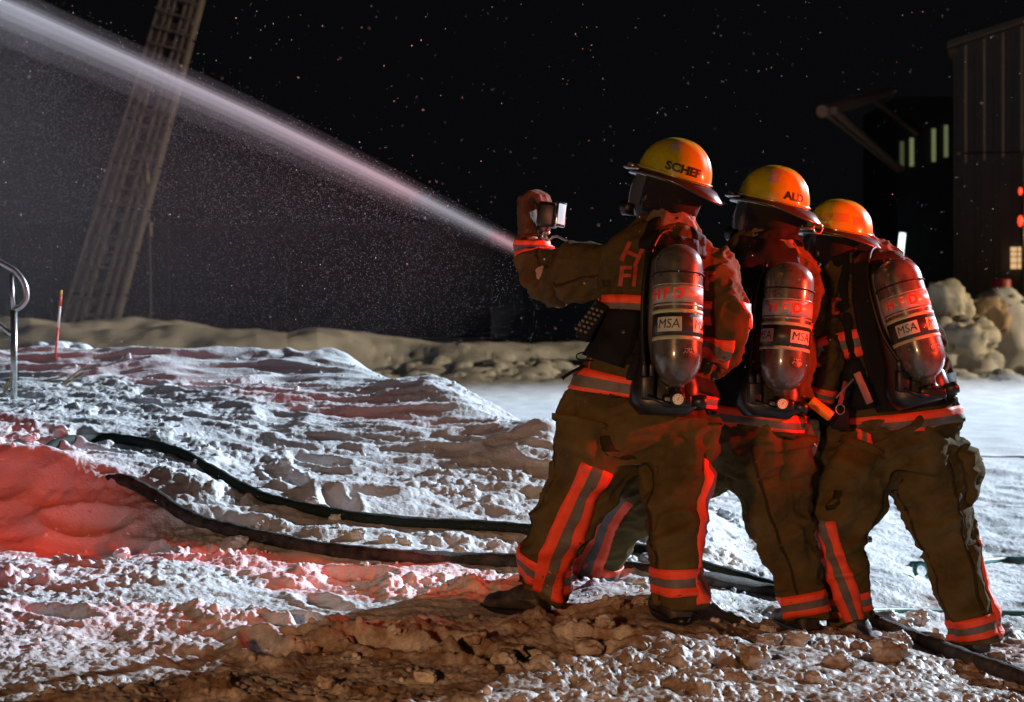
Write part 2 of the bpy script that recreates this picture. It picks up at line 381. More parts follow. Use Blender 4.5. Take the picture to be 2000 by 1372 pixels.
def line_trim(name, bvh, ch, t0, t1, a0, w, cols, off=.007, n=26, parent=None, a1=None, mats=None):
    """stripe that runs along the limb at angle a0 (to a1), w wide"""
    V = []; sub = 2; N = len(cols); us = [0]+[k/(N*sub) for k in range(N*sub+1)]+[1]
    for i in range(n+1):
        g = i/n; t = t0+(t1-t0)*g; ac = a0+((a1 if a1 is not None else a0)-a0)*g
        c, tn, a, b, ra, rb = ch.frame(t); rr = (ra+rb)/2
        for j, u in enumerate(us):
            ang = R(ac)+(u-.5)*w/rr; d = (a*math.sin(ang)+b*math.cos(ang)).normalized()
            hit = bvh.ray_cast(c, d, .6); p = hit[0] if hit[0] else c+d*rr
            e = off if (0 < j < len(us)-1 and 0 < i < n) else -.004
            V.append(p+d*e)
    m_ = len(us); Fc = []; M = []
    for i in range(n):
        for j in range(m_-1):
            q = i*m_+j; Fc.append((q, q+m_, q+m_+1, q+1)); M.append(cols[min(max((j-1)//sub, 0), N-1)])
    return obj(name, V, Fc, mats or [ORANGE, SILVER], parent, True, M)
_txt = {}
def text_mesh(s, size, bold=.0, slices=.006, xs=1.0):
    cu = bpy.data.curves.new('t', 'FONT'); cu.body = s; cu.size = size; cu.offset = bold; cu.align_x = 'CENTER'; cu.align_y = 'CENTER'; cu.resolution_u = 3
    o = bpy.data.objects.new('t', cu); COL.objects.link(o); dg = bpy.context.evaluated_depsgraph_get(); dg.update()
    me = bpy.data.meshes.new_from_object(o.evaluated_get(dg)); bpy.data.objects.remove(o)
    bm = bmesh.new(); bm.from_mesh(me)
    for v in bm.verts: v.co.x *= xs
    xs_ = [v.co.x for v in bm.verts]; ys = [v.co.y for v in bm.verts]
    x = min(xs_)+slices
    while x < max(xs_): bmesh.ops.bisect_plane(bm, geom=bm.verts[:]+bm.edges[:]+bm.faces[:], plane_co=(x, 0, 0), plane_no=(1, 0, 0)); x += slices
    y = min(ys)+slices
    while y < max(ys): bmesh.ops.bisect_plane(bm, geom=bm.verts[:]+bm.edges[:]+bm.faces[:], plane_co=(0, y, 0), plane_no=(0, 1, 0)); y += slices
    bm.verts.index_update(); V = [(v.co.x, v.co.y) for v in bm.verts]; Fc = [[v.index for v in f.verts] for f in bm.faces]; bm.free(); return V, Fc
def text_on(name, s, size, fn, m, parent=None, bold=0, slices=.006, xs=1.0):
    V, Fc = text_mesh(s, size, bold, slices, xs); return obj(name, [fn(u, v) for u, v in V], Fc, m, parent, False)
def cast_fn(bvh, P0, Rv, Uv, d, off=.003, dist=1.0):
    """maps flat (u, v) to a surface by casting along d"""
    P0, Rv, Uv, d = Vector(P0), Vector(Rv).normalized(), Vector(Uv).normalized(), Vector(d).normalized()
    def fn(u, v):
        o = P0+Rv*u+Uv*v-d*.3; h = bvh.ray_cast(o, d, dist)
        return (h[0]-d*off) if h[0] else o+d*.3
    return fn

# ------------------------------------------------------------------ ground
FEET += [((1010-1000)/F*6.5, 6.5, .14, .03), (.61, 6.3, .13, .045), (1.19, 6.93, .13, -.115), (.36, 7.4, .12, -.01), (1.42, 7.1, .13, -.19), (1.93, 7.2, .13, -.27)]
yr = np.concatenate([np.linspace(-25, 4.2, 16), np.geomspace(4.55, 12.6, 640), np.geomspace(12.62, 46, 300)[1:], np.geomspace(48, 900, 24)])
sx = np.concatenate([np.linspace(-9000, -2300, 20), np.linspace(-2200, -610, 150), np.linspace(-600, 2600, 1200), np.linspace(2610, 4200, 150), np.linspace(4300, 11000, 20)])
GY = np.repeat(yr[:, None], len(sx), 1); GX = (sx[None, :]-1000)/F*np.maximum(GY, 4.55)
GZ = terrain(GX.ravel(), GY.ravel())
V = np.stack([GX.ravel(), GY.ravel(), GZ], 1); nr, nc = GY.shape
q = (np.arange(nr-1)[:, None]*nc+np.arange(nc-1)[None, :]).ravel(); Fq = np.stack([q, q+1, q+nc+1, q+nc], 1)
me = bpy.data.meshes.new('snow_ground'); me.vertices.add(len(V)); me.vertices.foreach_set('co', V.ravel())
me.loops.add(Fq.size); me.loops.foreach_set('vertex_index', Fq.ravel().astype(np.int32)); me.polygons.add(len(Fq))
me.polygons.foreach_set('loop_start', np.arange(0, Fq.size, 4, dtype=np.int32)); me.update(calc_edges=True); me.validate()
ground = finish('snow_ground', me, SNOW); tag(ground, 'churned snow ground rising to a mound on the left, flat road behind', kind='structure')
def lump(P, r, seed, sq=(1, 1, .8)):
    bm = bmesh.new(); bmesh.ops.create_icosphere(bm, subdivisions=4, radius=1)
    A = np.array([v.co for v in bm.verts]); n = .38*vn3(A*1.5+seed, seed)+.22*vn3(A*3+seed, seed+1)+.1*vn3(A*6+seed, seed+6)+.05*vn3(A*8, seed+2)
    A = np.sign(A)*np.abs(A)**.75; A = A*(1+.07*vn3(A*13, seed+4)+.05*vn3(A*26, seed+5))[:, None]
    A = A*(1+n)[:, None]*np.array(sq)*r+np.array(P); Fc = [[v.index for v in f.verts] for f in bm.faces]; bm.free(); return A, Fc
k = 0
big = [(1150, 1275, 26), (1000, 1283, 22), (1135, 1262, 14), (1180, 1228, 17), (985, 1300, 20), (1620, 1150, 22), (1560, 1160, 24), (1500, 1262, 20), (1750, 1262, 24), (1735, 1285, 30),
       (1470, 1290, 26), (1420, 1262, 16), (1440, 1330, 20), (1640, 1300, 24), (1590, 1330, 18), (1790, 1215, 20), (1720, 1215, 22), (1765, 1225, 17), (1960, 1235, 15), (1660, 1190, 14), (1555, 1262, 24),
       (770, 1245, 14), (930, 1258, 22), (830, 1330, 20), (640, 1340, 18), (1250, 1180, 14), (1205, 1183, 12), (755, 1060, 16), (700, 1050, 13), (790, 1062, 12), (470, 1068, 14), (1940, 1290, 18), (1900, 1312, 16), (1360, 1035, 14), (1420, 1010, 12),
       (560, 905, 10), (610, 985, 12), (300, 850, 9), (655, 1015, 10), (120, 850, 14), (60, 860, 12), (1250, 1140, 10), (240, 1090, 16), (900, 1085, 12), (1500, 1235, 12)]
for px, py, r in big:
    g = gpt(px, py); rr = r*g.y/F; A, Fc = lump(g+Vector((0, 0, rr*.25)), rr, k+3, (1.1, 1, .75)); k += 1
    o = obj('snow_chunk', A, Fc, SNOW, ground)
# small crumbs, joined
bm = bmesh.new(); bmesh.ops.create_icosphere(bm, subdivisions=1, radius=1); I0 = np.array([v.co for v in bm.verts]); IF = np.array([[v.index for v in f.verts] for f in bm.faces]); bm.free()
def crumbs(name, C, rad, m, parent, base=I0, bf=IF, jit=.3):
    n = len(C); r = rad[:, None, None]*(1+jit*(rng.random((n, len(base), 1))-.5)); V = (C[:, None, :]+base[None]*r).reshape(-1, 3)
    Fa = (bf[None]+(np.arange(n)*len(base))[:, None, None]).reshape(-1, bf.shape[1])
    me = bpy.data.meshes.new(name); me.vertices.add(len(V)); me.vertices.foreach_set('co', V.ravel().astype(np.float32))
    k_ = bf.shape[1]; me.loops.add(Fa.size); me.loops.foreach_set('vertex_index', Fa.ravel().astype(np.int32)); me.polygons.add(len(Fa))
    me.polygons.foreach_set('loop_start', np.arange(0, Fa.size, k_, dtype=np.int32)); me.update(calc_edges=True)
    return finish(name, me, m, parent, True)
n = 5000; yy = np.exp(rng.uniform(math.log(4.7), math.log(11), n)); xx = (rng.uniform(-300, 2300, n)-1000)/F*yy
dn = vn2(xx*1.7, yy*2.2, 71)+.25*rng.normal(size=n); kp = (dn > .12); pp = 1000+xx/yy*F
kp &= ~((pp > 1500) & (yy > 7.6) & (rng.random(n) > .1)); xx = xx[kp]; yy = yy[kp]
rad = .003+.014*rng.random(len(xx))**4; C = np.stack([xx, yy, terrain(xx, yy)+rad*.5], 1)
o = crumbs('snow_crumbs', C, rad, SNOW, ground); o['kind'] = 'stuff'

# ------------------------------------------------------------------ hoses
def hose(name, pts, r, m, label, cat='hose', lift=.6, wob=True):
    P = []
    for p in pts: P.append(gpt(p[0], p[1], r*lift) if len(p) == 2 else gpt(p[0], p[1], p[2]))
    S = spline(P, 10); mb = MB(); rr = [r*(1+.06*math.sin(i*1.7)+.05*math.sin(i*.61+1)) for i in range(len(S))]
    mb.tube(S, rr, 14); o = mb.build(name, m); tag(o, label, cat); return o, S
hA, SA = hose('fire_hose', [(10, 900, -.2), (55, 884, -.08), (110, 868, .0), (190, 864), (270, 872), (350, 893), (410, 925), (470, 960), (530, 985), (600, 1002), (700, 1019), (850, 1031), (1000, 1040), (1120, 1058), (1250, 1082), (1390, 1118), (1500, 1150), (1590, 1180)],
     .026, HOSEG, 'dark green hose arching over the snow mound, the upper of the two', 'hose', .7)
hB, SB = hose('fire_hose', [(130, 900, -.2), (180, 922, -.07), (240, 942, .005), (300, 978), (360, 1015), (430, 1042), (520, 1062), (640, 1086), (780, 1098), (920, 1103), (1050, 1106), (1200, 1118), (1350, 1135), (1500, 1165), (1620, 1195), (1730, 1232), (1810, 1265), (1900, 1302), (2000, 1342), (2120, 1385)],
     .030, HOSEB, 'snow-crusted black hose running in front, the lower of the two, to the bottom right corner', 'hose', .7)
hose('rescue_line', [(1885, 893), (1940, 894), (2000, 899), (2100, 902)], .006, DRED, 'thin dark red line lying across the blue snow at the right', 'line')
hose('supply_hose', [(1780, 1105), (1900, 1101), (1960, 1097), (2020, 1096), (2150, 1098)], .014, TEAL, 'thin teal hose on the snow at the right edge, the upper one', 'hose')
hose('supply_hose', [(1640, 1198), (1760, 1197), (1860, 1198), (1950, 1200), (2050, 1203), (2150, 1206)], .011, TEAL, 'thin teal hose on the snow behind the right boot, the lower one', 'hose')
g = gpt(1785, 1128); mb = MB(); mb.tube([g+Vector((.035+.035*math.sin(a)*(1+.1*a), .03*math.cos(a)*.6, .03+.035*math.cos(a))) for a in np.linspace(-2.2, 2.6, 22)], .012, 8)
tag(mb.build('hose_loop', TEAL), 'short teal loop of hose standing in the snow between the legs', 'hose')
g = gpt(1690, 1066, .02); mb = MB(); mb.tube([g+Vector((-.03, 0, .01)), g+Vector((.012, -.005, .012))], [.026, .024], 12); mb.tube([g+Vector((.012, -.005, .012)), g+Vector((.035, -.01, .012))], [.018, .016], 12, 1)
tag(mb.build('hose_coupling', [STY, PLAST]), 'small yellow and black coupling lying in the snow behind the legs', 'coupling')

# ------------------------------------------------------------------ handrail, stake, twigs
Yh = 9.6
rail = empty('handrail', at(27, 792, Yh), 'galvanised pipe handrail with a curled end at the left edge', 'handrail')
mb = MB(); mb.tube([at(27, 800, Yh), at(27, 700, Yh), at(27, 607, Yh)], .019, 14); mb.build('post', STEEL, rail)
mb = MB(); mb.tube([at(27, 609, Yh), at(24, 580, Yh), at(22, 535, Yh)], .012, 12); mb.build('inner_post', STEEL, rail)
cv = spline([at(-160, 430, Yh-.1), at(-70, 470, Yh), at(0, 512, Yh), at(30, 530, Yh), at(47, 553, Yh), at(52, 580, Yh), at(43, 597, Yh), at(27, 606, Yh)], 8)
mb = MB(); mb.tube(cv, .0155, 14); mb.build('curled_top_rail', STEEL, rail)
mb = MB(); mb.tube(spline([at(-150, 540, Yh), at(-40, 605, Yh), at(24, 655, Yh)], 6), .013, 12); mb.build('middle_rail', STEEL, rail)
mb = MB(); mb.tube([at(-150, 640, Yh), at(0, 755, Yh), at(22, 770, Yh)], .013, 12); mb.build('lower_rail', STEEL, rail)
mb = MB(); mb.tube([at(-140, 430, Yh), at(-140, 780, Yh)], .019, 12); mb.build('post', STEEL, rail)
gs = gpt(108, 700); st = empty('marker_stake', gs, 'thin orange snow stake with white band and yellow tip in the snow', 'stake')
top = at(120, 567, gs.y)
def seg(a, b, m, nm):
    mb = MB(); mb.tube([gs.lerp(top, a), gs.lerp(top, b)], .0075, 8); mb.build(nm, m, st)
seg(-.1, .45, STR, 'lower_stick'); seg(.45, .76, STW, 'reflector_band'); seg(.76, .93, STR, 'upper_stick'); seg(.93, 1, STY, 'tip')
for bx, pts in ((0, [((120, 752), (150, 728), (168, 714)), ((125, 752), (150, 738), (172, 728)), ((100, 742), (125, 736))]), (1, [((2, 775), (14, 760), (22, 738), (19, 728)), ((8, 770), (12, 750), (24, 742))])):
    g = gpt(*( (118, 757) if bx == 0 else (8, 780))); mb = MB()
    for p in pts: mb.tube(spline([at(a, b, g.y) for a, b in p], 5), [.009*(1-.6*i/(5*(len(p)-1))) for i in range(5*(len(p)-1)+1)], 6)
    tag(mb.build('dry_twig', TWIG), 'dry pale grass stalks poking out of the snow' if bx == 0 else 'dry bent twig in the snow at the foot of the handrail', 'twig')

# ------------------------------------------------------------------ background structures
# leaning ribbed tower
YT = 38.0
tw = empty('leaning_tower', at(165, 610, YT), 'tall leaning ribbed metal tower dim behind the water spray', 'tower')
lt, rt, lb, rb_ = at(322, -30, YT), at(398, -4, YT), at(108, 660, YT), at(222, 660, YT)
def tp(u, v, d=0): return (lt.lerp(rt, u)).lerp(lb.lerp(rb_, u), v)+Vector((0, -d, 0))
def tbox(mb, u0, u1, v0, v1, d0, d1):
    P = [tp(u0, v0, d0), tp(u1, v0, d0), tp(u1, v1, d0), tp(u0, v1, d0), tp(u0, v0, d1), tp(u1, v0, d1), tp(u1, v1, d1), tp(u0, v1, d1)]
    mb.add(P, [(4, 5, 6, 7), (0, 3, 2, 1), (0, 1, 5, 4), (1, 2, 6, 5), (2, 3, 7, 6), (3, 0, 4, 7)])
for i in range(8):
    v0 = i/8+.003; v1 = (i+1)/8-.003
    mb = MB(); tbox(mb, .0, .42, v0, v1, -.25, 0); mb.build('ribbed_panel', TOWER, tw, False)
    mb = MB(); tbox(mb, .58, 1, v0, v1, -.25, 0); mb.build('ribbed_panel', TOWER, tw, False)
    mb = MB(); tbox(mb, .43, .57, v0+.012, v0+.03, -.1, -.02); mb.build('cross_brace', TOWER, tw, False); mb = MB(); tbox(mb, .43, .57, v1-.03, v1-.012, -.1, -.02); mb.build('cross_brace', TOWER, tw, False)
for u in (.04, .24, .38, .64, .80, .96):
    mb = MB(); tbox(mb, u-.03, u+.03, 0, 1, 0, .09); mb.build('rail', TOWL, tw, False)
for i in range(22):
    v0 = (i+.5)/22; mb = MB(); tbox(mb, .1, .9, v0, v0+.006, .09, .13); mb.build('rung', TOWER, tw, False)
mb = MB(); tbox(mb, .43, .57, 0, 1, -.4, -.3); mb.build('back_plate', DARKW, tw, False)
mb = MB(); cbl = spline([at(286, 300, 36), at(287, 370, 36), at(291, 430, 36), at(294, 520, 36), at(295, 640, 36)], 5); mb.tube(cbl, .012, 6); mb.tube([at(286, 333, 36), at(288, 360, 36)], .055, 10, 1); mb.tube([at(292, 434, 36), at(294, 463, 36)], .05, 10, 1)
tag(mb.build('guy_cable', [TOWER, TOWL]), 'thin hanging cable with two pale sleeves beside the tower', 'cable')
# long dark shed behind the spray
sh = empty('distant_shed', at(600, 640, 60), 'long low dark shed far behind the water spray', 'shed')
a0 = at(-300, 640, 60); b0 = at(960, 640, 60); zt = at(0, 438, 60).z
RBR = mat('shed_cladding', (.028, .010, .009), .8, noise=.15, nscale=1)
nP = 22
for i in range(nP):
    x0 = a0.x+(b0.x-a0.x)*i/nP; x1 = a0.x+(b0.x-a0.x)*(i+1)/nP
    mb = MB(); mb.box(((x0+x1)/2, 60+.06*(i % 2), zt/2-.1), x1-x0, .12, zt+.2); mb.build('wall_panel', RBR, sh, False)
mb = MB(); mb.box(((a0.x+b0.x)/2, 64, zt-.4), b0.x-a0.x, 7.7, .3); mb.build('roof', DARKW, sh, False)
# metal building on the right
YB = 40.0
bd = empty('metal_building', at(1990, 640, YB), 'tan ribbed metal building with a sloped roof at the right edge', 'building')
xl = at(1868, 0, YB).x
def rz(x): return 7.28+(x-xl)*.30
pw = .42; nP = 17
for i in range(nP):
    x0 = xl+i*pw; x1 = x0+pw-.012
    for lo, hi in ((-.3, 4.78), (4.82, None)):
        if lo < 0 and 3.0 < i < 12.5: hi0, lo0 = hi, 4.7; 
        else: hi0, lo0 = hi, lo
        if lo0 == 4.7: continue
        z0 = lo0; zA = hi0 if hi0 else rz(x0); zB = hi0 if hi0 else rz(x1); mb = MB()
        prof = [(0, 0), (.1, 0), (.14, -.014), (.2, -.014), (.24, 0), (pw-.012, 0)]
        Vb = []; 
        for dx, dy in prof: Vb.append((x0+dx, YB+dy, z0))
        for dx, dy in prof: Vb.append((x0+dx, YB+dy, zA+(zB-zA)*dx/pw))
        for dx, dy in ((0, .08), (pw-.012, .08)): Vb += [(x0+dx, YB+dy, z0), (x0+dx, YB+dy, zA+(zB-zA)*dx/pw)]
        n_ = len(prof); mb.add(Vb, [(j, j+1, n_+j+1, n_+j) for j in range(n_-1)]+[(12, 13, 15, 14), (0, 6, 13, 12), (5, 14, 15, 11)]); mb.build('wall_panel', METW, bd, False)
mb = MB(); mb.box((xl-.02, YB+8, 3.4), .1, 16, 7.5); mb.build('side_wall', METW, bd, False)
mb = MB(); xr = xl+nP*pw
mb.add([(xl-.2, YB-.25, rz(xl)), (xr, YB-.25, rz(xr)), (xr, YB-.25, rz(xr)+.12), (xl-.2, YB-.25, rz(xl)+.12), (xl-.2, YB+16, rz(xl)), (xr, YB+16, rz(xr)), (xr, YB+16, rz(xr)+.12), (xl-.2, YB+16, rz(xl)+.12)], [(0, 1, 2, 3), (4, 7, 6, 5), (3, 2, 6, 7), (0, 4, 5, 1), (0, 3, 7, 4), (1, 5, 6, 2)])
mb.build('roof', METW, bd, False)
mb = MB(); mb.box((xl+1.68, YB-.06, 2.1), .36, .12, 5.2); mb.build('door_frame', mat('door_frame_pale', (.3, .25, .21), .6, noise=.1), bd, False)
mb = MB(); mb.box((xl+4, YB-.05, 4.66), 4.6, .11, .24); mb.build('door_header', MATS['door_frame_pale'], bd, False)
mb = MB(); mb.box((xl+4, YB+2.5, 2.2), 4.6, .1, 5); mb.build('inner_wall', DARKW, bd, False)
p = at(1984, 505, YB-.15); mb = MB(); mb.box(p, .26, .05, .5); w1 = mb.build('lit_window', mat('lit_window', (.5, .4, .3), .5, emis=(1, .62, .28), estr=.75), bd, False)
mb = MB()
for dz in (-.12, .03, .14): mb.box(p+Vector((0, -.03, dz)), .27, .02, .02)
mb.box(p+Vector((.02, -.03, 0)), .02, .02, .5); mb.build('window_bar', METW, w1, False)
RL = mat('red_lamp', (.5, .02, .01), .3, emis=(1, .05, .02), estr=2.2)
for py, r, lb_ in ((374, .06, 'small red warning lamp in the building doorway, the upper one'), (432, .085, 'bright red warning lamp in the building doorway, the lower one')):
    p = at(1993, py, 38.9); mb = MB(); rings = []
    for i in range(7):
        a = -math.pi/2+math.pi*i/6; rings.append([p+Vector((r*math.cos(a)*math.cos(b)*.7+1e-4*math.cos(b), r*math.cos(a)*math.sin(b)*.7+1e-4*math.sin(b), r*1.5*math.sin(a))) for b in np.linspace(0, 2*math.pi, 12, endpoint=False)])
    mb.rings(rings); wl = mb.build('warning_lamp', RL); tag(wl, lb_, 'lamp')
mb = MB(); mb.box(at(1998, 470, 39.0), .06, .08, 2.4); tag(mb.build('lamp_pole', PLAST), 'dark upright pole carrying the red lamps in the doorway', 'pole')
def spin(root, piv, ang):
    Rm = Matrix.Translation(piv)@Matrix.Rotation(ang, 4, 'Z')@Matrix.Translation(-Vector(piv)); seen = set()
    for c in root.children_recursive:
        if c.data.name not in seen: seen.add(c.data.name); c.data.transform(Rm)
spin(bd, Vector((xl, YB, 0)), R(-16))
# red barrel beside the wall
p = at(1956, 0, 36.5); bz = th(p.x, 36.5); mb = MB(); br = .2
pr = [(0, br*.95), (.02, br), (.2, br), (.22, br*1.04), (.25, br), (.45, br), (.47, br*1.04), (.5, br), (.7, br), (.72, br*.95), (.73, br*.8)]
zb = at(0, 612, 36.5).z
mb.rings([[Vector((p.x+r_*math.cos(b), 36.5+r_*math.sin(b), zb+z_)) for b in np.linspace(0, 2*math.pi, 18, endpoint=False)] for z_, r_ in pr])
tag(mb.build('red_barrel', mat('barrel_red', (.35, .03, .025), .5, noise=.2)), 'dark red barrel standing behind the snow pile by the building', 'barrel')
# dark hall with four lit slit windows, canopy and tube lamp
hl = empty('dark_hall', at(1800, 640, 52), 'unlit dark hall with four narrow glowing windows between firefighters and building', 'building')
mb = MB(); c0 = at(1752, 560, 52); c1 = at(1900, 560, 52); mb.box(((c0.x+c1.x)/2+1.5, 54.5, 3.5), c1.x-c0.x+3, 5, 8.2); mb.build('wall', DARKW, hl, False)
LW = mat('lit_slit_window', (.3, .3, .1), .5, emis=(.55, .58, .22), estr=.42)
for x, y0, y1, s in ((1761, 277, 325, .35), (1780, 270, 325, 1), (1823, 252, 316, .9), (1847, 245, 307, .75)):
    p0 = at(x, y0, 51.9); p1 = at(x, y1, 51.9); mm = mat('lit_slit_window_%d' % x, (.3, .3, .1), .5, emis=(.5, .56, .24), estr=.28*s)
    mb = MB(); mb.box((p0+p1)/2, .12, .1, p0.z-p1.z); f_ = mb.build('window', mm, hl, False)
    mb = MB(); mb.box((p0+p1)/2+Vector((-.08, -.03, 0)), .03, .06, p0.z-p1.z+.06); mb.box((p0+p1)/2+Vector((.08, -.03, 0)), .03, .06, p0.z-p1.z+.06); mb.build('frame', DARKW, f_, False)
cn = empty('canopy_frame', at(1700, 250, 46), 'dim brown angled canopy beam with diagonal brace high beside the dark hall', 'canopy')
CB = mat('canopy_beam', (.6, .36, .25), .7, noise=.2)
def beam(a, b, r, nm, rr2=None):
    mb = MB(); mb.tube([a, a.lerp(b, .5), b], [r, r, rr2 or r], 8); mb.build(nm, CB, cn, False)
beam(at(1606, 218, 44), at(1748, 176, 49), .17, 'top_beam', .1); beam(at(1628, 216, 44), at(1760, 330, 50), .10, 'brace'); beam(at(1702, 192, 47), at(1790, 262, 52), .07, 'brace'); beam(at(1612, 222, 44.4), at(1752, 334, 51), .05, 'lower_chord')
mb = MB(); a = at(1763, 456, 50); b = at(1757, 512, 50); mb.tube([a, b], .085, 10); tb = mb.build('tube_lamp', mat('tube_glow', (.8, .8, .8), .4, emis=(.8, 1, .95), estr=2.6)); tag(tb, 'bright white upright tube lamp on the dark hall', 'lamp')
mb = MB(); mb.box(a+Vector((0, .02, .1)), .3, .25, .1); mb.box(b+Vector((0, .02, -.08)), .3, .25, .1); mb.build('socket', DARKW, tb, False)
# boulders of ploughed snow, each its own
for px, py, rx, rzz, Y, lb_ in ((1850, 603, 48, 44, 31.5, 'largest pale snow boulder at the top left of the ploughed pile'), (1925, 625, 42, 40, 32.5, 'brown snow boulder in the middle of the ploughed pile'),
                          (1975, 628, 32, 42, 33, 'rightmost rounded snow boulder of the ploughed pile'), (1885, 655, 50, 34, 30.5, 'broad snow boulder in front of the ploughed pile'), (1835, 655, 34, 30, 30.6, 'low snow boulder at the left foot of the ploughed pile')):
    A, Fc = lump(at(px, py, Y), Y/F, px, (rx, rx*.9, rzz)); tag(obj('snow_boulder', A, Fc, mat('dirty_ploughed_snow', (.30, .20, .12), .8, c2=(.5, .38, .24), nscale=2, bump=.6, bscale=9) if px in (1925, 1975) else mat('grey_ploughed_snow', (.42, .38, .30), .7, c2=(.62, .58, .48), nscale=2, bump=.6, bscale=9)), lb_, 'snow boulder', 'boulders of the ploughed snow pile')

# ------------------------------------------------------------------ people
def head_frame(yaw, pitch, roll):
    return Matrix.Rotation(R(yaw), 3, 'Z')@Matrix.Rotation(R(roll), 3, 'X')@Matrix.Rotation(R(pitch), 3, 'Y')
def helmet(parent, c, M, a=.142, b=.118, hgt=.155, text=None, front_text=None, dring=True, text_ang=118, patches=()):
    """local x is the wearer's forward, z up; c is the centre of the rim"""
    c = Vector(c); T = lambda x, y, z: c+M@Vector((x, y, z))
    mb = MB(); rings = []; nn = 56
    for i in range(17):
        v = i/16; ph = v*math.pi/2; rr = math.cos(ph)**.86 if v < 1 else 0.0; z = hgt*math.sin(ph)
        ring = []
        for k_ in range(nn):
            t = 2*math.pi*k_/nn; x = a*math.cos(t); y = b*math.sin(t)
            rib = 0
            for rt_ in (0, math.pi): rib += math.exp(-((math.atan2(math.sin(t-rt_), math.cos(t-rt_)))/.09)**2)
            for rt_ in (.5, -.5, math.pi+.5, math.pi-.5): rib += .7*math.exp(-((math.atan2(math.sin(t-rt_), math.cos(t-rt_)))/.05)**2)
            s = rr*(1+.035*rib*math.sin(2*ph)**.5)+1e-3
            ring.append(T(x*s, y*s, z*(1+.02*rib)))
        rings.append(ring)
    rings = [[T(a*.97*math.cos(2*math.pi*k_/nn), b*.97*math.sin(2*math.pi*k_/nn), -.02) for k_ in range(nn)]]+rings
    mb.rings(rings); hel = mb.build('helmet', HELM, parent)
    br = MB(); R0 = []; 
    for k_ in range(nn):
        t = 2*math.pi*k_/nn; back = max(0, -math.cos(t))**2.2; fr = max(0, math.cos(t))**2
        e = .015+.052*back+.016*fr; dz = -.010-.034*back-.012*fr; xi, yi = a*.985*math.cos(t), b*.985*math.sin(t); xo, yo = (a+e)*math.cos(t), (b+.02+.012*back)*math.sin(t)
        R0.append([T(xi, yi, .004), T((xi+xo)/2, (yi+yo)/2, dz*.35+.006), T(xo, yo, dz+.003), T(xo*1.008, yo*1.008, dz-.002), T(xo, yo, dz-.008), T(xi, yi, -.014)])
    prof = list(zip(*R0)); br.rings([list(p) for p in prof], 0, False)
    bo = br.build('brim', BRIM, hel)
    e2 = MB(); e2.tube([T((a+.004)*math.cos(t), (b+.004)*math.sin(t), .010) for t in np.linspace(0, 2*math.pi, 60)], .0035, 6); e2.build('rim_band', HELM, hel)
    me = hel.data; bv = bvh_of(me)
    def onh(t0, z0):
        def fn(u, v):
            z = z0+v; zz = min(max(z/hgt, 0), .98); s = (1-zz*zz)**.5; t = R(t0)+u/(b*max(s, .4)*1.0)
            o_ = T(0, 0, z); d = (M@Vector((a*math.cos(t), b*math.sin(t), 0))).normalized(); h_ = bv.ray_cast(o_, d, .5)
            return (h_[0] if h_[0] else o_+d*.12)+d*.0014
        return fn
    if text: text_on('name_letters', text, .043, onh(text_ang, .038), BLK, hel, .0020, .008, 1.0)
    for (t0, z0, wd, hh, m_) in patches:
        fn = onh(t0, z0); V_ = []; Fc = []; nu, nv = 6, 5
        for j in range(nv+1):
            for i in range(nu+1): V_.append(fn((i/nu-.5)*wd, (j/nv-.5)*hh))
        for j in range(nv):
            for i in range(nu): q_ = j*(nu+1)+i; Fc.append((q_, q_+1, q_+nu+2, q_+nu+1))
        obj('sticker', V_, Fc, m_, hel)
    if dring:
        rp = T(-a-.060, 0, -.048); mb = MB()
        mb.tube([rp+Vector((.018*math.cos(t), .004*math.sin(t), -.014+.022*math.sin(t))) for t in np.linspace(0, 2*math.pi, 24)], .0032, 8); mb.build('hanging_ring', mat('ring_red', (.8, .25, .2), .25, metal=.6), hel)
    # visor bracket and goggle arm at the front
    mb = MB(); mb.box(T(a+.012, 0, .0), .03, .14, .022, M, 0, .005); mb.tube([T(a*.6, s_*(b+.012), -.004) for s_ in (1,)]+[T(a+.02, b*.75, -.01), T(a+.028, .02, -.012)], .006, 8); mb.build('visor_bracket', STEEL, hel)
    # cloth flap under the rim
    mb = MB(); rr_ = []
    for zz, s in ((0, .86), (-.05, .84), (-.10, .80), (-.145, .74)):
        rr_.append([T(a*s*math.cos(t)-.012, b*s*math.sin(t), zz+.006*math.sin(5*t)) for t in np.linspace(R(50), R(310), 36)])
    for zz, s in ((-.145, .70), (-.05, .80), (0, .82)):
        rr_.append([T(a*s*math.cos(t)-.012, b*s*math.sin(t), zz+.006*math.sin(5*t)) for t in np.linspace(R(50), R(310), 36)])
    mb.rings(rr_, 0, False, False); mb.build('ear_flap', DHOOD, hel)
    return hel, T
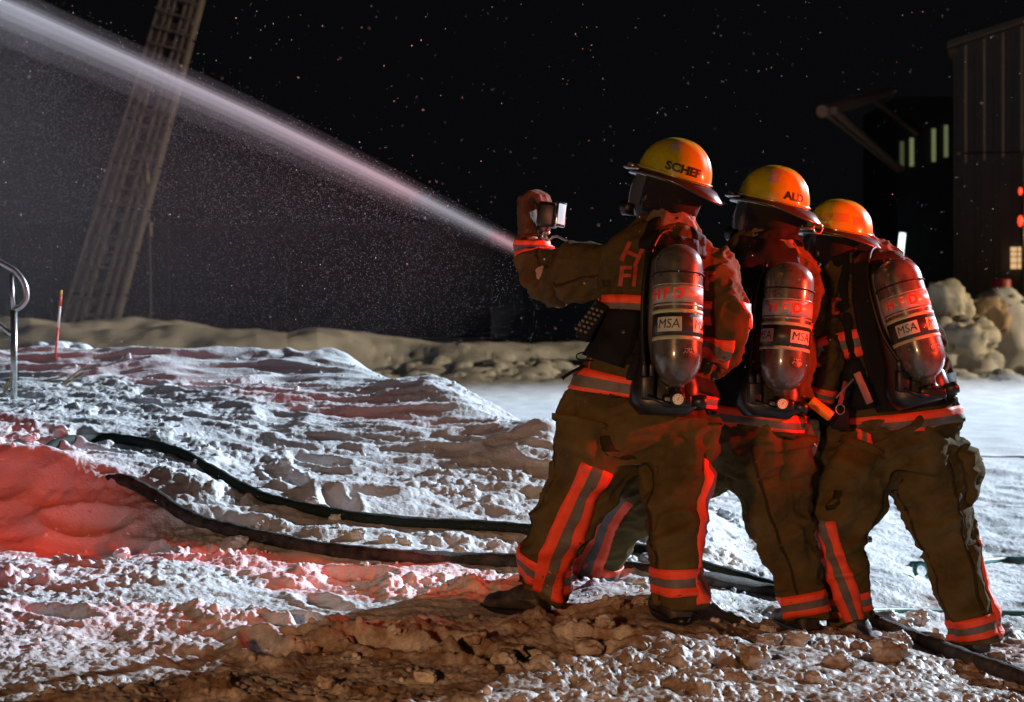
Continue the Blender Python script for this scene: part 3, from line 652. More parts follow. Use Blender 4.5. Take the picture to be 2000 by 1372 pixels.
def face_mask(parent, T, M):
    """dark face piece with a curved clear lens, worn under the rim"""
    mb = MB(); rg = []
    for i in range(9):
        v = i/8; zz = -.02-.17*v; dep = .075*math.sin(math.pi*(.18+.72*v))**.7; ww = .078*(1-.35*v**1.6)
        rg.append([T(.055+dep*math.cos(t), ww*math.sin(t), zz) for t in np.linspace(-math.pi*.62, math.pi*.62, 20)])
    mb.rings(rg, 0, False, False); mk = mb.build('face_mask', PLAST, parent)
    mb = MB(); rg = []
    for i in range(9):
        v = i/8; zz = -.022-.115*v; ww = .075*(1-.12*v)
        rg.append([T(.068+(.082+.010*math.sin(math.pi*v))*math.cos(t), ww*math.sin(t), zz) for t in np.linspace(-math.pi*.47, math.pi*.47, 20)])
    mb.rings(rg, 0, False, False); mb.build('lens', GLASS, mk)
    mb = MB(); mb.tube([T(.125, 0, -.15), T(.17, 0, -.165)], [.034, .028], 14); mb.build('regulator', PLAST, mk)
    mb = MB()
    for z_ in (-.05, -.11): mb.tube([T(.06, .078, z_), T(.0, .088, z_+.01), T(-.07, .07, z_+.02)], .006, 6)
    mb.box(T(.055, .082, -.10), .02, .012, .026, M, 0, .003); mb.build('mask_strap', PLAST, mk)
def make_boot(parent, ankle, heel, toe, r=.062):
    mb = MB(); h, t = Vector(heel), Vector(toe); d = (t-h); 
    Ll = d.length; f = d.normalized(); s = f.cross(Vector((0, 0, 1))).normalized(); up = Vector((0, 0, 1))
    rg = []
    for k_, (u, ww, hh) in enumerate([(-.06, .030, .05), (0, .048, .085), (.2, .052, .12), (.42, .05, .11), (.62, .055, .085), (.85, .056, .07), (1.0, .045, .06), (1.06, .025, .04)]):
        c = h+f*Ll*u; rg.append([c+s*ww*math.cos(a)+up*(hh*.5+hh*.5*math.sin(a)) for a in np.linspace(0, 2*math.pi, 16, endpoint=False)])
    mb.rings(rg)
    a_ = Vector(ankle); sh_ = []
    for k_ in range(5):
        c = (h+f*Ll*.2+up*.06).lerp(a_, k_/4); sh_.append([c+Vector((r*math.cos(q_), r*math.sin(q_), 0)) for q_ in np.linspace(0, 2*math.pi, 16, endpoint=False)])
    mb.rings(sh_)
    me = remesh(mb, .009, 3); P, Nn = arr(me); D = .003*vn3(P*40, 3)+.004*vn3(P*14, 5); P = P+Nn*D[:, None]; me.vertices.foreach_set('co', P.ravel())
    bo = finish('boot', me, RUBBER, parent)
    so = MB(); rg = []
    for z_, e in ((-.004, 1.02), (.0, 1.07), (.022, 1.07), (.024, 1.0)):
        ring = []
        for q_ in np.linspace(0, 2*math.pi, 30, endpoint=False):
            lx = math.cos(q_); ly = math.sin(q_); wv = .056+.006*lx
            ring.append(h+f*(Ll*.5+lx*(Ll*.5+.03)*e)+s*ly*wv*e+up*z_)
        rg.append(ring)
    so.rings(rg); so.build('sole', PLAST, bo); return bo
def make_glove(parent, wrist, palm, fwd, side, curl=1.0, name='glove', m=None, sc_=1.0):
    """wrist -> palm; fwd: direction knuckles point, side: direction from index to little finger; fingers curl towards n"""
    wrist, palm = Vector(wrist), Vector(palm); f = Vector(fwd).normalized(); s = Vector(side); s = (s-f*s.dot(f)).normalized(); n_ = f.cross(s)
    mb = MB(); rg = []
    for u, ww, hh in ((-.10, .042, .036), (-.05, .04, .034), (0, .046, .03), (.045, .05, .027), (.07, .045, .022)):
        c = palm+f*u*sc_ if u > -.08 else wrist
        rg.append([c+(s*ww*math.cos(a)+n_*hh*math.sin(a))*sc_ for a in np.linspace(0, 2*math.pi, 16, endpoint=False)])
    mb.rings(rg)
    for k_, (L_, off) in enumerate(((.072, -.034), (.080, -.0115), (.074, .0115), (.06, .034))):
        p = palm+(f*.055+s*off)*sc_; pts = [p]; ang = 0
        for j, (fr, bend) in enumerate(((.42, 55), (.33, 65), (.25, 45))):
            ang += R(bend)*curl; d = f*math.cos(ang)+n_*math.sin(ang)+s*(off*.6); p = p+d*L_*fr*1.25*sc_; pts.append(p)
        mb.tube(pts, [r_*sc_ for r_ in (.0145, .0135, .0125, .011)], 10)
    p = palm+(f*-.01-s*.04)*sc_; pts = [p, p+(f*.02-s*.022+n_*.012)*sc_, p+(f*.048-s*.018+n_*.034)*sc_, p+(f*.062-s*.0+n_*.05)*sc_]
    mb.tube(pts, [r_*sc_ for r_ in (.018, .0165, .0145, .012)], 10)
    me = remesh(mb, .0055*sc_, 2); P, Nn = arr(me); D = .0022*vn3(P*70, 3)+.0015*vn3(P*150, 5); P = P+Nn*D[:, None]; me.vertices.foreach_set('co', P.ravel())
    return finish(name, me, m or GLOVE, parent)
def pocket(parent, bv, ch, t0, t1, a0, a1, depth=.03, m=None, flap=True):
    V = []; Fc = []; nu, nv = 10, 12
    for j in range(nv+1):
        for i in range(nu+1):
            u, v = i/nu, j/nv; t = t0+(t1-t0)*v; ang = R(a0+(a1-a0)*u); c, tn, a, b, ra, rb = ch.frame(t); d = (a*math.sin(ang)+b*math.cos(ang)).normalized()
            h_ = bv.ray_cast(c, d, .6); p = h_[0] if h_[0] else c+d*(ra+rb)/2
            edge = min(u, 1-u, v, 1-v); e = -.006 if edge == 0 else depth*min(1, (edge*5)**.6)*(.75+.5*v)
            V.append(p+d*(e+.003*math.sin(9*u+4*v)))
    for j in range(nv):
        for i in range(nu): q_ = j*(nu+1)+i; Fc.append((q_, q_+1, q_+nu+2, q_+nu+1))
    pk = obj('pocket', V, Fc, m or CLOTH2, parent)
    if flap:
        V = []; Fc = []; nv2 = 4
        for j in range(nv2+1):
            for i in range(nu+1):
                u, v = -.04+1.08*i/nu, j/nv2*.3-.03; t = t0+(t1-t0)*v; ang = R(a0+(a1-a0)*u); c, tn, a, b, ra, rb = ch.frame(t); d = (a*math.sin(ang)+b*math.cos(ang)).normalized()
                h_ = bv.ray_cast(c, d, .6); p = h_[0] if h_[0] else c+d*(ra+rb)/2
                e = depth*(.8+.25*v)+.008 if (0 < i < nu and j > 0) else (depth*.5 if j == nv2 else .0)
                V.append(p+d*e)
        for j in range(nv2):
            for i in range(nu): q_ = j*(nu+1)+i; Fc.append((q_, q_+1, q_+nu+2, q_+nu+1))
        obj('pocket_flap', V, Fc, m or CLOTH2, pk)
    return pk
def jacket_mesh(chains, seed, specs, vox=.0075, extra=None):
    mb = MB()
    for c in chains: c.mesh(mb)
    return cloth(remesh(mb, vox, 5), seed, specs, extra)
O3 = [0, 1, 0]
def air_pack(top, bot, r, owner, thoff, label, Yback, gauge=True):
    """breathing cylinder with harness frame; thoff turns the labels round the bottle"""
    T0, B0 = Vector(top), Vector(bot); root = empty('air_pack', B0, label, 'air pack', 'air packs worn on the firefighters\' backs')
    ax = (B0-T0); L = ax.length; ax.normalize(); cam_ = Vector((0, -1, 0)); bv_ = (cam_-ax*cam_.dot(ax)).normalized(); rt_ = bv_.cross(ax).normalized()
    if rt_.x < 0: rt_ = -rt_
    def S(t, f, e=0): return T0+ax*(f*L)+(rt_*math.sin(t)+bv_*math.cos(t))*(r+e)
    mb = MB(); rg = []; nn = 48
    for f, k_ in [(0, .02), (.004, .25), (.015, .45), (.04, .68), (.075, .86), (.115, .96), (.16, 1), (.30, 1), (.45, 1), (.6, 1), (.75, 1), (.80, .99), (.86, .93), (.91, .8), (.95, .62), (.975, .42), (.985, .3), (1.03, .28)]:
        rg.append([T0+ax*f*L+(rt_*math.cos(a)+bv_*math.sin(a))*r*k_ for a in np.linspace(0, 2*math.pi, nn, endpoint=False)])
    mb.rings(rg); cyl = mb.build('cylinder', CARBON, root)
    def band(nm, f0, f1, m, e=.0012, a0=-180, a1=180, par=cyl):
        V = []; Fc = []; n_ = 60
        for f, ee in ((f0, -.001), (f0, e), (f1, e), (f1, -.001)):
            for k_ in range(n_+1): V.append(S(R(a0+(a1-a0)*k_/n_), f, ee))
        for j in range(3):
            for k_ in range(n_): q_ = j*(n_+1)+k_; Fc.append((q_, q_+1, q_+n_+2, q_+n_+1))
        return obj(nm, V, Fc, m, par)
    band('letter_band', .315, .43, BAND, .0018); band('edge_line', .300, .308, BAND); band('edge_line', .440, .452, BAND)
    band('label_field', .505, .66, DARKL, .0012); band('cream_stripe', .478, .503, CREAM, .0016); band('cream_stripe', .662, .688, CREAM, .0016)
    for k_, chh in enumerate('HFD'):
        t_ = R(thoff[0]+29*k_); text_on('letter', chh, .054, lambda u, v, t_=t_: S(t_+u/r, .3725-v/L, .0026), REDT, cyl, .0022, .008)
    for to in thoff[1]:
        t_ = R(to); V = []; Fc = []
        for j in range(2):
            for k_ in range(17): V.append(S(t_+(k_/16-.5)*.094/r, .533+j*.10, .0020))
        for k_ in range(16): Fc.append((k_, k_+1, k_+18, k_+17))
        pl = obj('label_plate', V, Fc, PLATE, cyl)
        text_on('logo_letters', 'MSA', .047, lambda u, v, t_=t_: S(t_+(u+v*.12)/r, .583-v/L, .0032), BLK, pl, 0, .2, .92)
    t_ = R(thoff[2]); V = []; Fc = []; n_ = 28
    V.append(S(t_, .775, .002)); 
    for k_ in range(n_): a = 2*math.pi*k_/n_; V.append(S(t_+.024*math.cos(a)/r, .775+.019*math.sin(a)/L, .002))
    for k_ in range(n_): Fc.append((0, 1+k_, 1+(k_+1) % n_))
    em = obj('emblem', V, Fc, DARKL, cyl, False); zz = [(-.02, .006), (-.012, -.004), (-.006, .002), (.001, -.010), (.008, .001), (.013, -.004), (.02, .006)]
    mb = MB()
    for (u0, v0), (u1, v1) in zip(zz, zz[1:]):
        mb.add([S(t_+u/r, .775+v/L, .0032) for u, v in ((u0, v0), (u1, v1), (u1, v1+.0022), (u0, v0+.0022))], [(0, 1, 2, 3)])
    for uu in (-.012, -.004, .004, .012): mb.add([S(t_+u/r, .775+v/L, .0032) for u, v in ((uu-.002, -.013), (uu+.002, -.0135), (uu+.002, -.010), (uu-.002, -.0095))], [(0, 1, 2, 3)])
    mb.build('emblem_lines', PLATE, em, False)
    # valve, gauge, frame
    N0 = B0; mb = MB(); mb.tube([N0-ax*.01, N0+ax*.022, N0+ax*.03], [.026, .028, .036], 14); mb.box(N0+ax*.048, .105, .055, .045, None, 0, .01); mb.tube([N0+ax*.048+rt_*.05, N0+ax*.05+rt_*.085, N0+ax*.05+rt_*.105], [.02, .026, .024], 14); vl = mb.build('valve', PLAST, root)
    gp = N0+ax*.040-Vector((0, .045, 0))
    if gauge:
        mb = MB(); mb.tube([gp+Vector((0, .03, 0)), gp, gp-Vector((0, .004, 0))], [.027, .027, .024], 24); gg = mb.build('gauge', PLAST, vl)
        mb = MB(); c = gp-Vector((0, .0055, 0)); mb.add([c]+[c+Vector((.0195*math.cos(a), 0, .0195*math.sin(a))) for a in np.linspace(0, 2*math.pi, 28, endpoint=False)], [(0, 1+k_, 1+(k_+1) % 28) for k_ in range(28)]); dl = mb.build('dial', mat('gauge_dial', (.75, .76, .62), .4), gg, False)
        mb = MB(); c = c-Vector((0, .001, 0))
        for a in np.linspace(-.6, 3.7, 8): d = Vector((math.cos(a), 0, math.sin(a))); e_ = Vector((-d.z, 0, d.x)); mb.add([c+d*.013-e_*.001, c+d*.017-e_*.001, c+d*.017+e_*.001, c+d*.013+e_*.001], [(0, 1, 2, 3)])
        d = Vector((.6, 0, .8)); e_ = Vector((-.8, 0, .6)); mb.add([c-d*.004-e_*.0012, c+d*.012-e_*.0004, c+d*.012+e_*.0004, c-d*.004+e_*.0012], [(0, 1, 2, 3)]); mb.build('dial_marks', BLK, gg, False)
    dp = Yback-(T0.y+B0.y)/2; inn = Vector((0, r*1.05, 0))
    mb = MB(); rg = []
    for f, w_ in ((.02, .05), (.12, .075), (.5, .085), (.85, .10), (1.0, .125), (1.12, .13), (1.2, .09)):
        c = T0+ax*f*L+Vector((-.035, r*.9+.02, 0)); dd = .045 if f < .9 else .08
        rg.append([c+rt_*w_*math.copysign(abs(math.cos(a))**.6, math.cos(a))+bv_*dd*math.copysign(abs(math.sin(a))**.6, math.sin(a)) for a in np.linspace(0, 2*math.pi, 20, endpoint=False)])
    mb.rings(rg); fr = mb.build('back_frame', PLAST, root)
    mb = MB(); c = T0+ax*L*1.0+Vector((-.105, .01, 0)); mb.box(c, .05, .06, .085, None, 0, .008); mb.box(c+Vector((-.012, -.01, .06)), .018, .03, .05, None, 0, .004); mb.box(c+Vector((.014, -.01, .06)), .018, .03, .05, None, 0, .004); mb.tube([c+Vector((.0, -.03, -.03)), c+Vector((.05, -.045, -.05)), N0+ax*.06+Vector((-.02, -.03, 0))], .008, 8); mb.build('pressure_reducer', PLAST, root)
    mb = MB(); mb.tube(spline([c+Vector((-.01, .0, .08)), T0+ax*L*.6+Vector((-.125, .02, 0)), T0+ax*L*.2+Vector((-.115, .04, 0)), T0+ax*-.02+Vector((-.06, .10, .02)), T0+Vector((.02, .2, .06))], 8), .0085, 8); mb.build('air_hose', PLAST, root)
    # strap round the bottle
    for f in (.22, .9):
        mb = MB(); mb.tube([S(a, f, .003)*1.0 for a in np.linspace(-math.pi, math.pi, 40)], .003, 6) if f < .5 else None
        if mb.V: mb.build('bottle_strap', BLACK, root)
    return root, S
def body_core(name, chains, headc, label):
    """the wearer's own body, one continuous surface inside the clothes"""
    mb = MB()
    for c, s in chains: c.mesh(mb, 16, s)
    hc = Vector(headc); rg = []
    for i in range(11):
        a = -math.pi/2+math.pi*i/10; rg.append([hc+Vector((.078*math.cos(a)*math.cos(t)+1e-4*math.cos(t), .078*math.cos(a)*math.sin(t)+1e-4*math.sin(t), .105*math.sin(a))) for t in np.linspace(0, 2*math.pi, 18, endpoint=False)])
    mb.rings(rg); mb.tube([hc-Vector((0, 0, .2)), hc-Vector((0, 0, .03))], .06, 14)
    o = finish(name, remesh(mb, .02, 4), mat('skin', (.45, .27, .19), .5)); tag(o, label, 'person', 'firefighters working the hose line'); return o
def hood_mesh(parent, pts, m, amp=.006, name='hood', seed=3):
    ch = Chain(pts); mb = MB(); ch.mesh(mb); me = cloth(remesh(mb, .006, 3), seed, [((1, 0, .25), 16, .25, amp), ((.3, 0, 1), 11, .3, amp*.5)])
    return finish(name, me, m, parent)

# ---- firefighter 1 (left, nearest)
t1 = Chain([(1306, 440, 6.5, 52, .10), (1300, 466, 6.48, 88, .13), (1294, 510, 6.46, 118, .155), (1288, 570, 6.44, 118, .17), (1284, 630, 6.43, 112, .165), (1276, 690, 6.42, 118, .165), (1260, 735, 6.42, 133, .175), (1252, 782, 6.42, 147, .19)])
la1 = Chain([(1228, 512, 6.5, 52, .10), (1160, 526, 6.55, 62, .09), (1100, 538, 6.65, 56, .08), (1058, 530, 6.74, 45, .07), (1042, 497, 6.8, 33, .062), (1040, 462, 6.8, 29, .056)])
ra1 = Chain([(1380, 520, 6.46, 46, .10), (1408, 570, 6.38, 46, .095), (1422, 630, 6.32, 43, .092), (1420, 680, 6.34, 40, .085), (1398, 700, 6.55, 36, .075), (1350, 690, 6.85, 30, .06)])
h1 = Chain([(1252, 752, 6.42, 130, .165), (1240, 815, 6.42, 156, .19), (1236, 868, 6.42, 148, .19), (1238, 905, 6.42, 120, .17)])
l1 = Chain([(1175, 835, 6.42, 84, .15), (1156, 900, 6.4, 84, .15), (1118, 985, 6.42, 68, .128), (1082, 1070, 6.47, 56, .108), (1056, 1150, 6.52, 51, .10)])
r1 = Chain([(1312, 835, 6.4, 76, .16), (1320, 905, 6.36, 70, .15), (1320, 1000, 6.31, 57, .12), (1324, 1090, 6.28, 52, .108), (1327, 1176, 6.28, 51, .10)])
p1 = body_core('person', [(t1, .7), (la1, .6), (ra1, .6), (h1, .7), (l1, .6), (r1, .6)], at(1310, 400, 6.5), 'leftmost firefighter holding a thermal camera up beside the water jet')
jm = jacket_mesh([t1, la1, ra1], 5, [((.2, 0, 1), 6.5, .3, .017), ((1, .2, -.6), 8, .22, .014), ((.5, 0, .8), 18, .25, .010)])
j1 = finish('jacket', jm, CLOTH, p1); b1 = bvh_of(jm)
tm = jacket_mesh([h1, l1, r1], 25, [((.5, 0, -1), 6, .22, .021), ((-.8, .2, -.6), 7.5, .2, .018), ((1, 0, .25), 17, .2, .012)])
tr1 = finish('trousers', tm, CLOTH2, p1); bt1 = bvh_of(tm)
ring_trim('hem_trim', b1, t1, 6.18, 6.86, -180, 180, (72, 2), [0, 1, 1, 0], parent=j1)
ring_trim('chest_trim', b1, t1, 3.3, 4.0, -75, 78, (40, 2), [0, 1, 0], parent=j1)
ring_trim('cuff_trim', b1, la1, 4.0, 4.75, -180, 180, (36, 2), [0, 1, 0], .005, parent=j1)
ring_trim('elbow_trim', b1, la1, 1.9, 2.35, -180, -95, (18, 2), [0, 1, 0], .005, parent=j1)
ring_trim('elbow_trim', b1, ra1, 2.55, 3.15, -120, 12, (30, 2), [0, 1, 0], .006, parent=j1)
ring_trim('ankle_trim', bt1, l1, 3.18, 3.70, -180, 180, (60, 2), [0, 1, 0], parent=tr1)
ring_trim('ankle_trim', bt1, r1, 3.18, 3.68, -180, 180, (60, 2), [0, 1, 0], parent=tr1)
line_trim('side_stripe', bt1, l1, 1.0, 3.95, 6, .118, [0, 1, 0], .008, 40, tr1, a1=10)
line_trim('side_stripe', bt1, r1, .95, 3.98, 72, .118, [0, 1, 0], .008, 40, tr1, a1=66)
pocket(tr1, bt1, r1, .05, 1.05, 48, 112, .035); pocket(tr1, bt1, l1, .1, 1.0, -70, 0, .03)
text_on('back_lettering', 'H', .11, cast_fn(b1, at(1238, 497, 6.2), (1, 0, -.45), (.45, 0, 1), (0, 1, 0), .004), mat('faded_orange', (.40, .045, .02), .7), j1, .002)
text_on('back_lettering', 'FI', .105, cast_fn(b1, at(1230, 541, 6.2), (1, 0, -.02), (.12, 0, 1), (0, 1, 0), .004), mat('faded_orange', (.40, .045, .02), .7), j1, .002)
text_on('back_lettering', 'T', .10, cast_fn(b1, at(1388, 550, 6.2), (1, 0, -.02), (0, 0, 1), (0, 1, 0), .004), mat('faded_orange', (.40, .045, .02), .7), j1, .002)
hood_mesh(p1, [(1312, 365, 6.5, 56, .10), (1306, 400, 6.5, 52, .10), (1308, 425, 6.48, 48, .095), (1306, 452, 6.46, 62, .11), (1304, 470, 6.46, 66, .115)], HOOD, .010)
M1 = head_frame(152, -17, 3)
hel1, T1 = helmet(p1, at(1316, 348, 6.48), M1, .146, .125, .150, 'SCHEF', dring=False, text_ang=122, patches=[(95, .118, .03, .04, BAND), (92, .028, .085, .028, mat('lime_sticker', (.30, .30, .02), .35))])
face_mask(p1, T1, M1)
hood_mesh(j1, [(1305, 440, 6.5, 58, .12), (1306, 462, 6.48, 66, .125)], CLOTH, .006, 'collar', 9)
ga = at(1325, 478, 6.20); gb = at(1322, 757, 6.12)
ap1, S1 = air_pack(ga, gb, .0895, p1, (-62, (-26, 62), 20), 'air pack of the leftmost firefighter, bottle upright with round white gauge', 6.3)
ring_trim('waist_belt', b1, t1, 5.25, 5.75, -180, 180, (60, 2), [0], .012, parent=ap1, mats=[BLACK])
ring_trim('waist_pad', b1, t1, 3.75, 5.9, -112, -28, (26, 8), [0], .022, parent=ap1, mats=[BLACK])
ring_trim('back_pad', b1, t1, 1.4, 6.2, -26, 40, (20, 20), [0], .02, parent=ap1, mats=[BLACK])
ring_trim('side_strap', b1, t1, 1.3, 5.4, -29, -18, (5, 20), [0], .010, parent=ap1, mats=[BLACK])
for s_, aa in ((-1, -26), (1, 42)):
    ring_trim('shoulder_strap', b1, t1, .55, 2.0, aa-11, aa+11, (6, 12), [0], .012, parent=ap1, mats=[BLACK])
mb = MB(); rot = Matrix.Rotation(R(30), 3, 'Y'); mb.box(at(1156, 628, 6.35), .055, .09, .155, rot, 0, .008); pch = mb.build('radio_pouch', BLACK, ap1)
mb = MB()
for i in range(6):
    for j in range(3): mb.box(at(1166-7*i*.9+9*(j-1), 606+8*i+3*(j-1), 6.30), .011, .008, .009, rot)
mb.build('pouch_studs', GREYC, pch, False)
mb = MB(); mb.tube(spline([at(1160, 705, 6.3), at(1130, 702, 6.28), at(1127, 693, 6.28), at(1140, 688, 6.3)], 5), .0028, 6); mb.tube(spline([at(1140, 715, 6.32), at(1115, 728, 6.3), at(1098, 740, 6.3)], 5), [.006]*10+[.010], 6); mb.build('loose_strap', BLACK, ap1)
zg = .03
make_boot(p1, at(1056, 1140, 6.52), Vector((at(1062, 0, 6.5).x, 6.46, zg)), Vector((at(965, 0, 6.5).x-.02, 6.60, zg)))
make_boot(p1, at(1326, 1165, 6.28), Vector((at(1326, 0, 6.28).x, 6.22, .048)), Vector((at(1322, 0, 6.28).x-.05, 6.46, .048)))
make_glove(p1, at(1039, 458, 6.8), at(1030, 428, 6.8), (-.08, 0, 1), (-.25, -1, 0), 1.0, sc_=1.3)
make_glove(p1, at(1350, 690, 6.85), at(1300, 664, 6.98), (-.9, .1, .3), (.1, 0, -1), .9)
# thermal camera
tc_ = empty('thermal_camera', at(1085, 440, 6.74), 'black hand-held thermal camera with a glowing screen raised in the glove', 'camera')
mb = MB(); rotc = Matrix.Rotation(R(-14), 3, 'Z')@Matrix.Rotation(R(8), 3, 'Y'); cc = at(1071, 420, 6.74); mb.box(cc, .076, .09, .10, rotc, 0, .014); mb.box(at(1062, 447, 6.76), .05, .05, .05, rotc, 0, .012); mb.build('body', PLAST, tc_)
rs = Matrix.Rotation(R(40), 3, 'Z')@Matrix.Rotation(R(8), 3, 'Y'); sp = at(1095, 419, 6.68)
mb = MB(); mb.box(sp, .050, .014, .100, rs, 0, .006); bz = mb.build('screen_bezel', CHROME, tc_)
mb = MB(); mb.box(sp+rs@Vector((-.001, -.0075, 0)), .036, .003, .080, rs, 0, .0012); mb.build('screen', mat('screen_glow', (.5, .55, .6), .3, emis=(.70, .80, .92), estr=.75), bz)
mb = MB(); mb.tube(spline([at(1066, 452, 6.7), at(1058, 462, 6.7), at(1068, 470, 6.69), at(1085, 462, 6.68), at(1105, 470, 6.66), at(1132, 478, 6.64)], 6), .0045, 8); mb.tube([at(1066, 452, 6.7), at(1072, 458, 6.7)], .009, 8); mb.build('lanyard', STEEL, tc_)

SEAM = mat('seam_cloth', (.035, .024, .009), .9, spec=.1)
for o_, b_, c_, aa in ((tr1, bt1, l1, -78), (tr1, bt1, r1, -60), (j1, b1, la1, 20)):
    line_trim('seam', b_, c_, .3, 3.9, aa, .012, [0], .003, 40, o_, mats=[SEAM])
# ---- firefighter 2 (middle)
t2 = Chain([(1508, 462, 7.02, 46, .10), (1502, 490, 7.0, 84, .13), (1497, 540, 6.98, 108, .16), (1492, 610, 6.98, 106, .165), (1486, 680, 6.98, 104, .165), (1478, 740, 6.98, 104, .17), (1468, 795, 6.98, 112, .175), (1462, 842, 6.98, 108, .18)])
la2 = Chain([(1440, 530, 7.05, 48, .10), (1390, 580, 7.15, 46, .085), (1340, 620, 7.3, 40, .075), (1290, 620, 7.45, 34, .06)])
ra2 = Chain([(1560, 540, 7.0, 42, .10), (1578, 610, 7.05, 34, .085), (1575, 680, 7.15, 32, .08), (1545, 730, 7.35, 32, .065), (1510, 735, 7.5, 28, .055)])
h2 = Chain([(1464, 810, 7.0, 98, .17), (1468, 860, 7.0, 106, .19), (1470, 905, 7.02, 84, .17)])
r2 = Chain([(1488, 850, 7.0, 84, .17), (1500, 930, 6.99, 80, .16), (1525, 1020, 6.97, 66, .13), (1555, 1110, 6.95, 55, .112), (1576, 1212, 6.93, 49, .10)])
l2 = Chain([(1440, 860, 7.05, 78, .16), (1375, 890, 7.1, 74, .15), (1285, 935, 7.2, 72, .135), (1215, 1000, 7.3, 60, .12), (1182, 1070, 7.36, 52, .10), (1160, 1132, 7.4, 47, .095)])
p2 = body_core('person', [(t2, .7), (la2, .6), (ra2, .6), (h2, .7), (l2, .6), (r2, .6)], at(1510, 420, 7.02), 'middle firefighter in the row, braced with legs wide apart')
jm = jacket_mesh([t2, la2, ra2], 65, [((.2, 0, 1), 6.5, .3, .017), ((1, .2, -.6), 8, .22, .014), ((.5, 0, .8), 18, .25, .010)])
j2 = finish('jacket', jm, CLOTH, p2); b2 = bvh_of(jm)
tm = jacket_mesh([h2, l2, r2], 85, [((.4, 0, -1), 6, .22, .019), ((-.9, .2, -.7), 7.5, .2, .020), ((1, 0, .25), 17, .2, .012)])
tr2 = finish('trousers', tm, CLOTH2, p2); bt2 = bvh_of(tm)
ring_trim('hem_trim', b2, t2, 6.05, 6.85, -180, 180, (72, 2), [0, 1, 0], parent=j2, skew=.0)
ring_trim('chest_trim', b2, t2, 3.2, 3.9, -75, 60, (40, 2), [0, 1, 0], parent=j2)
ring_trim('ankle_trim', bt2, r2, 3.42, 3.82, -180, 180, (60, 2), [0, 1, 0], parent=tr2)
ring_trim('ankle_trim', bt2, l2, 4.25, 4.82, -180, 180, (60, 2), [0, 1, 0], parent=tr2)
line_trim('side_stripe', bt2, l2, 2.45, 4.92, -22, .11, [0, 1, 0], .008, 40, tr2, a1=-26)
pocket(tr2, bt2, r2, .2, 1.2, 20, 80, .03)
hood_mesh(p2, [(1512, 400, 7.02, 50, .10), (1507, 430, 7.02, 52, .10), (1510, 455, 7.0, 46, .095), (1508, 480, 6.98, 56, .11), (1508, 500, 6.98, 60, .11)], HOOD, .012, seed=41)
M2 = head_frame(150, -13, 3)
hel2, T2 = helmet(p2, at(1510, 397, 7.0), M2, .150, .130, .152, 'ALD', text_ang=143, patches=[(100, .105, .035, .05, BAND), (96, .026, .09, .026, MATS['lime_sticker'])])
face_mask(p2, T2, M2)
hood_mesh(j2, [(1508, 468, 7.0, 54, .12), (1510, 490, 6.98, 62, .125)], DHOOD, .006, 'collar', 49)
ap2, S2 = air_pack(at(1545, 513, 6.76), at(1526, 768, 6.70), .0965, p2, (-45, (-66, 30), 22), 'air pack of the middle firefighter, lettered band half in shadow', 6.8)
ring_trim('waist_belt', b2, t2, 5.3, 5.8, -180, 180, (60, 2), [0], .012, parent=ap2, mats=[BLACK])
ring_trim('back_pad', b2, t2, .9, 6.0, -62, 40, (24, 20), [0], .018, parent=ap2, mats=[BLACK])
make_boot(p2, at(1575, 1195, 6.93), Vector((at(1578, 0, 6.93).x, 6.88, -.12)), Vector((at(1560, 0, 6.93).x-.05, 7.1, -.11)))
make_boot(p2, at(1162, 1115, 7.4), Vector((at(1170, 0, 7.4).x, 7.34, -.015)), Vector((at(1120, 0, 7.4).x, 7.5, -.01)))
make_glove(p2, at(1290, 620, 7.45), at(1258, 615, 7.5), (-1, .1, .1), (.1, 0, -1), .9)
make_glove(p2, at(1510, 735, 7.5), at(1478, 728, 7.5), (-1, 0, .1), (.1, 0, -1), .9)

line_trim('seam', bt2, r2, .2, 3.95, -20, .012, [0], .003, 40, tr2, mats=[SEAM])
# ---- firefighter 3 (right)
t3 = Chain([(1688, 478, 7.25, 46, .10), (1690, 508, 7.22, 80, .13), (1692, 555, 7.2, 96, .155), (1706, 620, 7.2, 108, .17), (1722, 690, 7.2, 112, .17), (1738, 750, 7.2, 118, .175), (1746, 800, 7.2, 122, .185), (1750, 845, 7.2, 126, .19)])
la3 = Chain([(1632, 548, 7.2, 44, .10), (1612, 600, 7.14, 40, .09), (1606, 670, 7.1, 38, .085), (1600, 735, 7.08, 36, .075), (1588, 782, 7.1, 30, .065)])
ra3 = Chain([(1762, 585, 7.2, 40, .10), (1796, 635, 7.25, 34, .09), (1812, 700, 7.35, 32, .085), (1790, 745, 7.55, 34, .07), (1740, 750, 7.7, 28, .06)])
h3 = Chain([(1750, 815, 7.2, 112, .17), (1748, 870, 7.2, 126, .19), (1748, 915, 7.2, 112, .18)])
l3 = Chain([(1688, 870, 7.18, 90, .16), (1655, 950, 7.12, 80, .155), (1638, 1040, 7.1, 62, .125), (1646, 1125, 7.1, 54, .108), (1664, 1214, 7.1, 49, .10)])
r3 = Chain([(1805, 870, 7.22, 76, .165), (1822, 955, 7.24, 80, .155), (1848, 1045, 7.24, 68, .13), (1874, 1140, 7.22, 58, .115), (1904, 1254, 7.2, 50, .10)])
p3 = body_core('person', [(t3, .7), (la3, .6), (ra3, .6), (h3, .7), (l3, .6), (r3, .6)], at(1650, 455, 7.25), 'rightmost firefighter leaning forward with a tilted air bottle')
jm = jacket_mesh([t3, la3, ra3], 105, [((.2, 0, 1), 6.5, .3, .017), ((1, .2, -.6), 8, .22, .014), ((.5, 0, .8), 18, .25, .010)])
j3 = finish('jacket', jm, CLOTH, p3); b3 = bvh_of(jm)
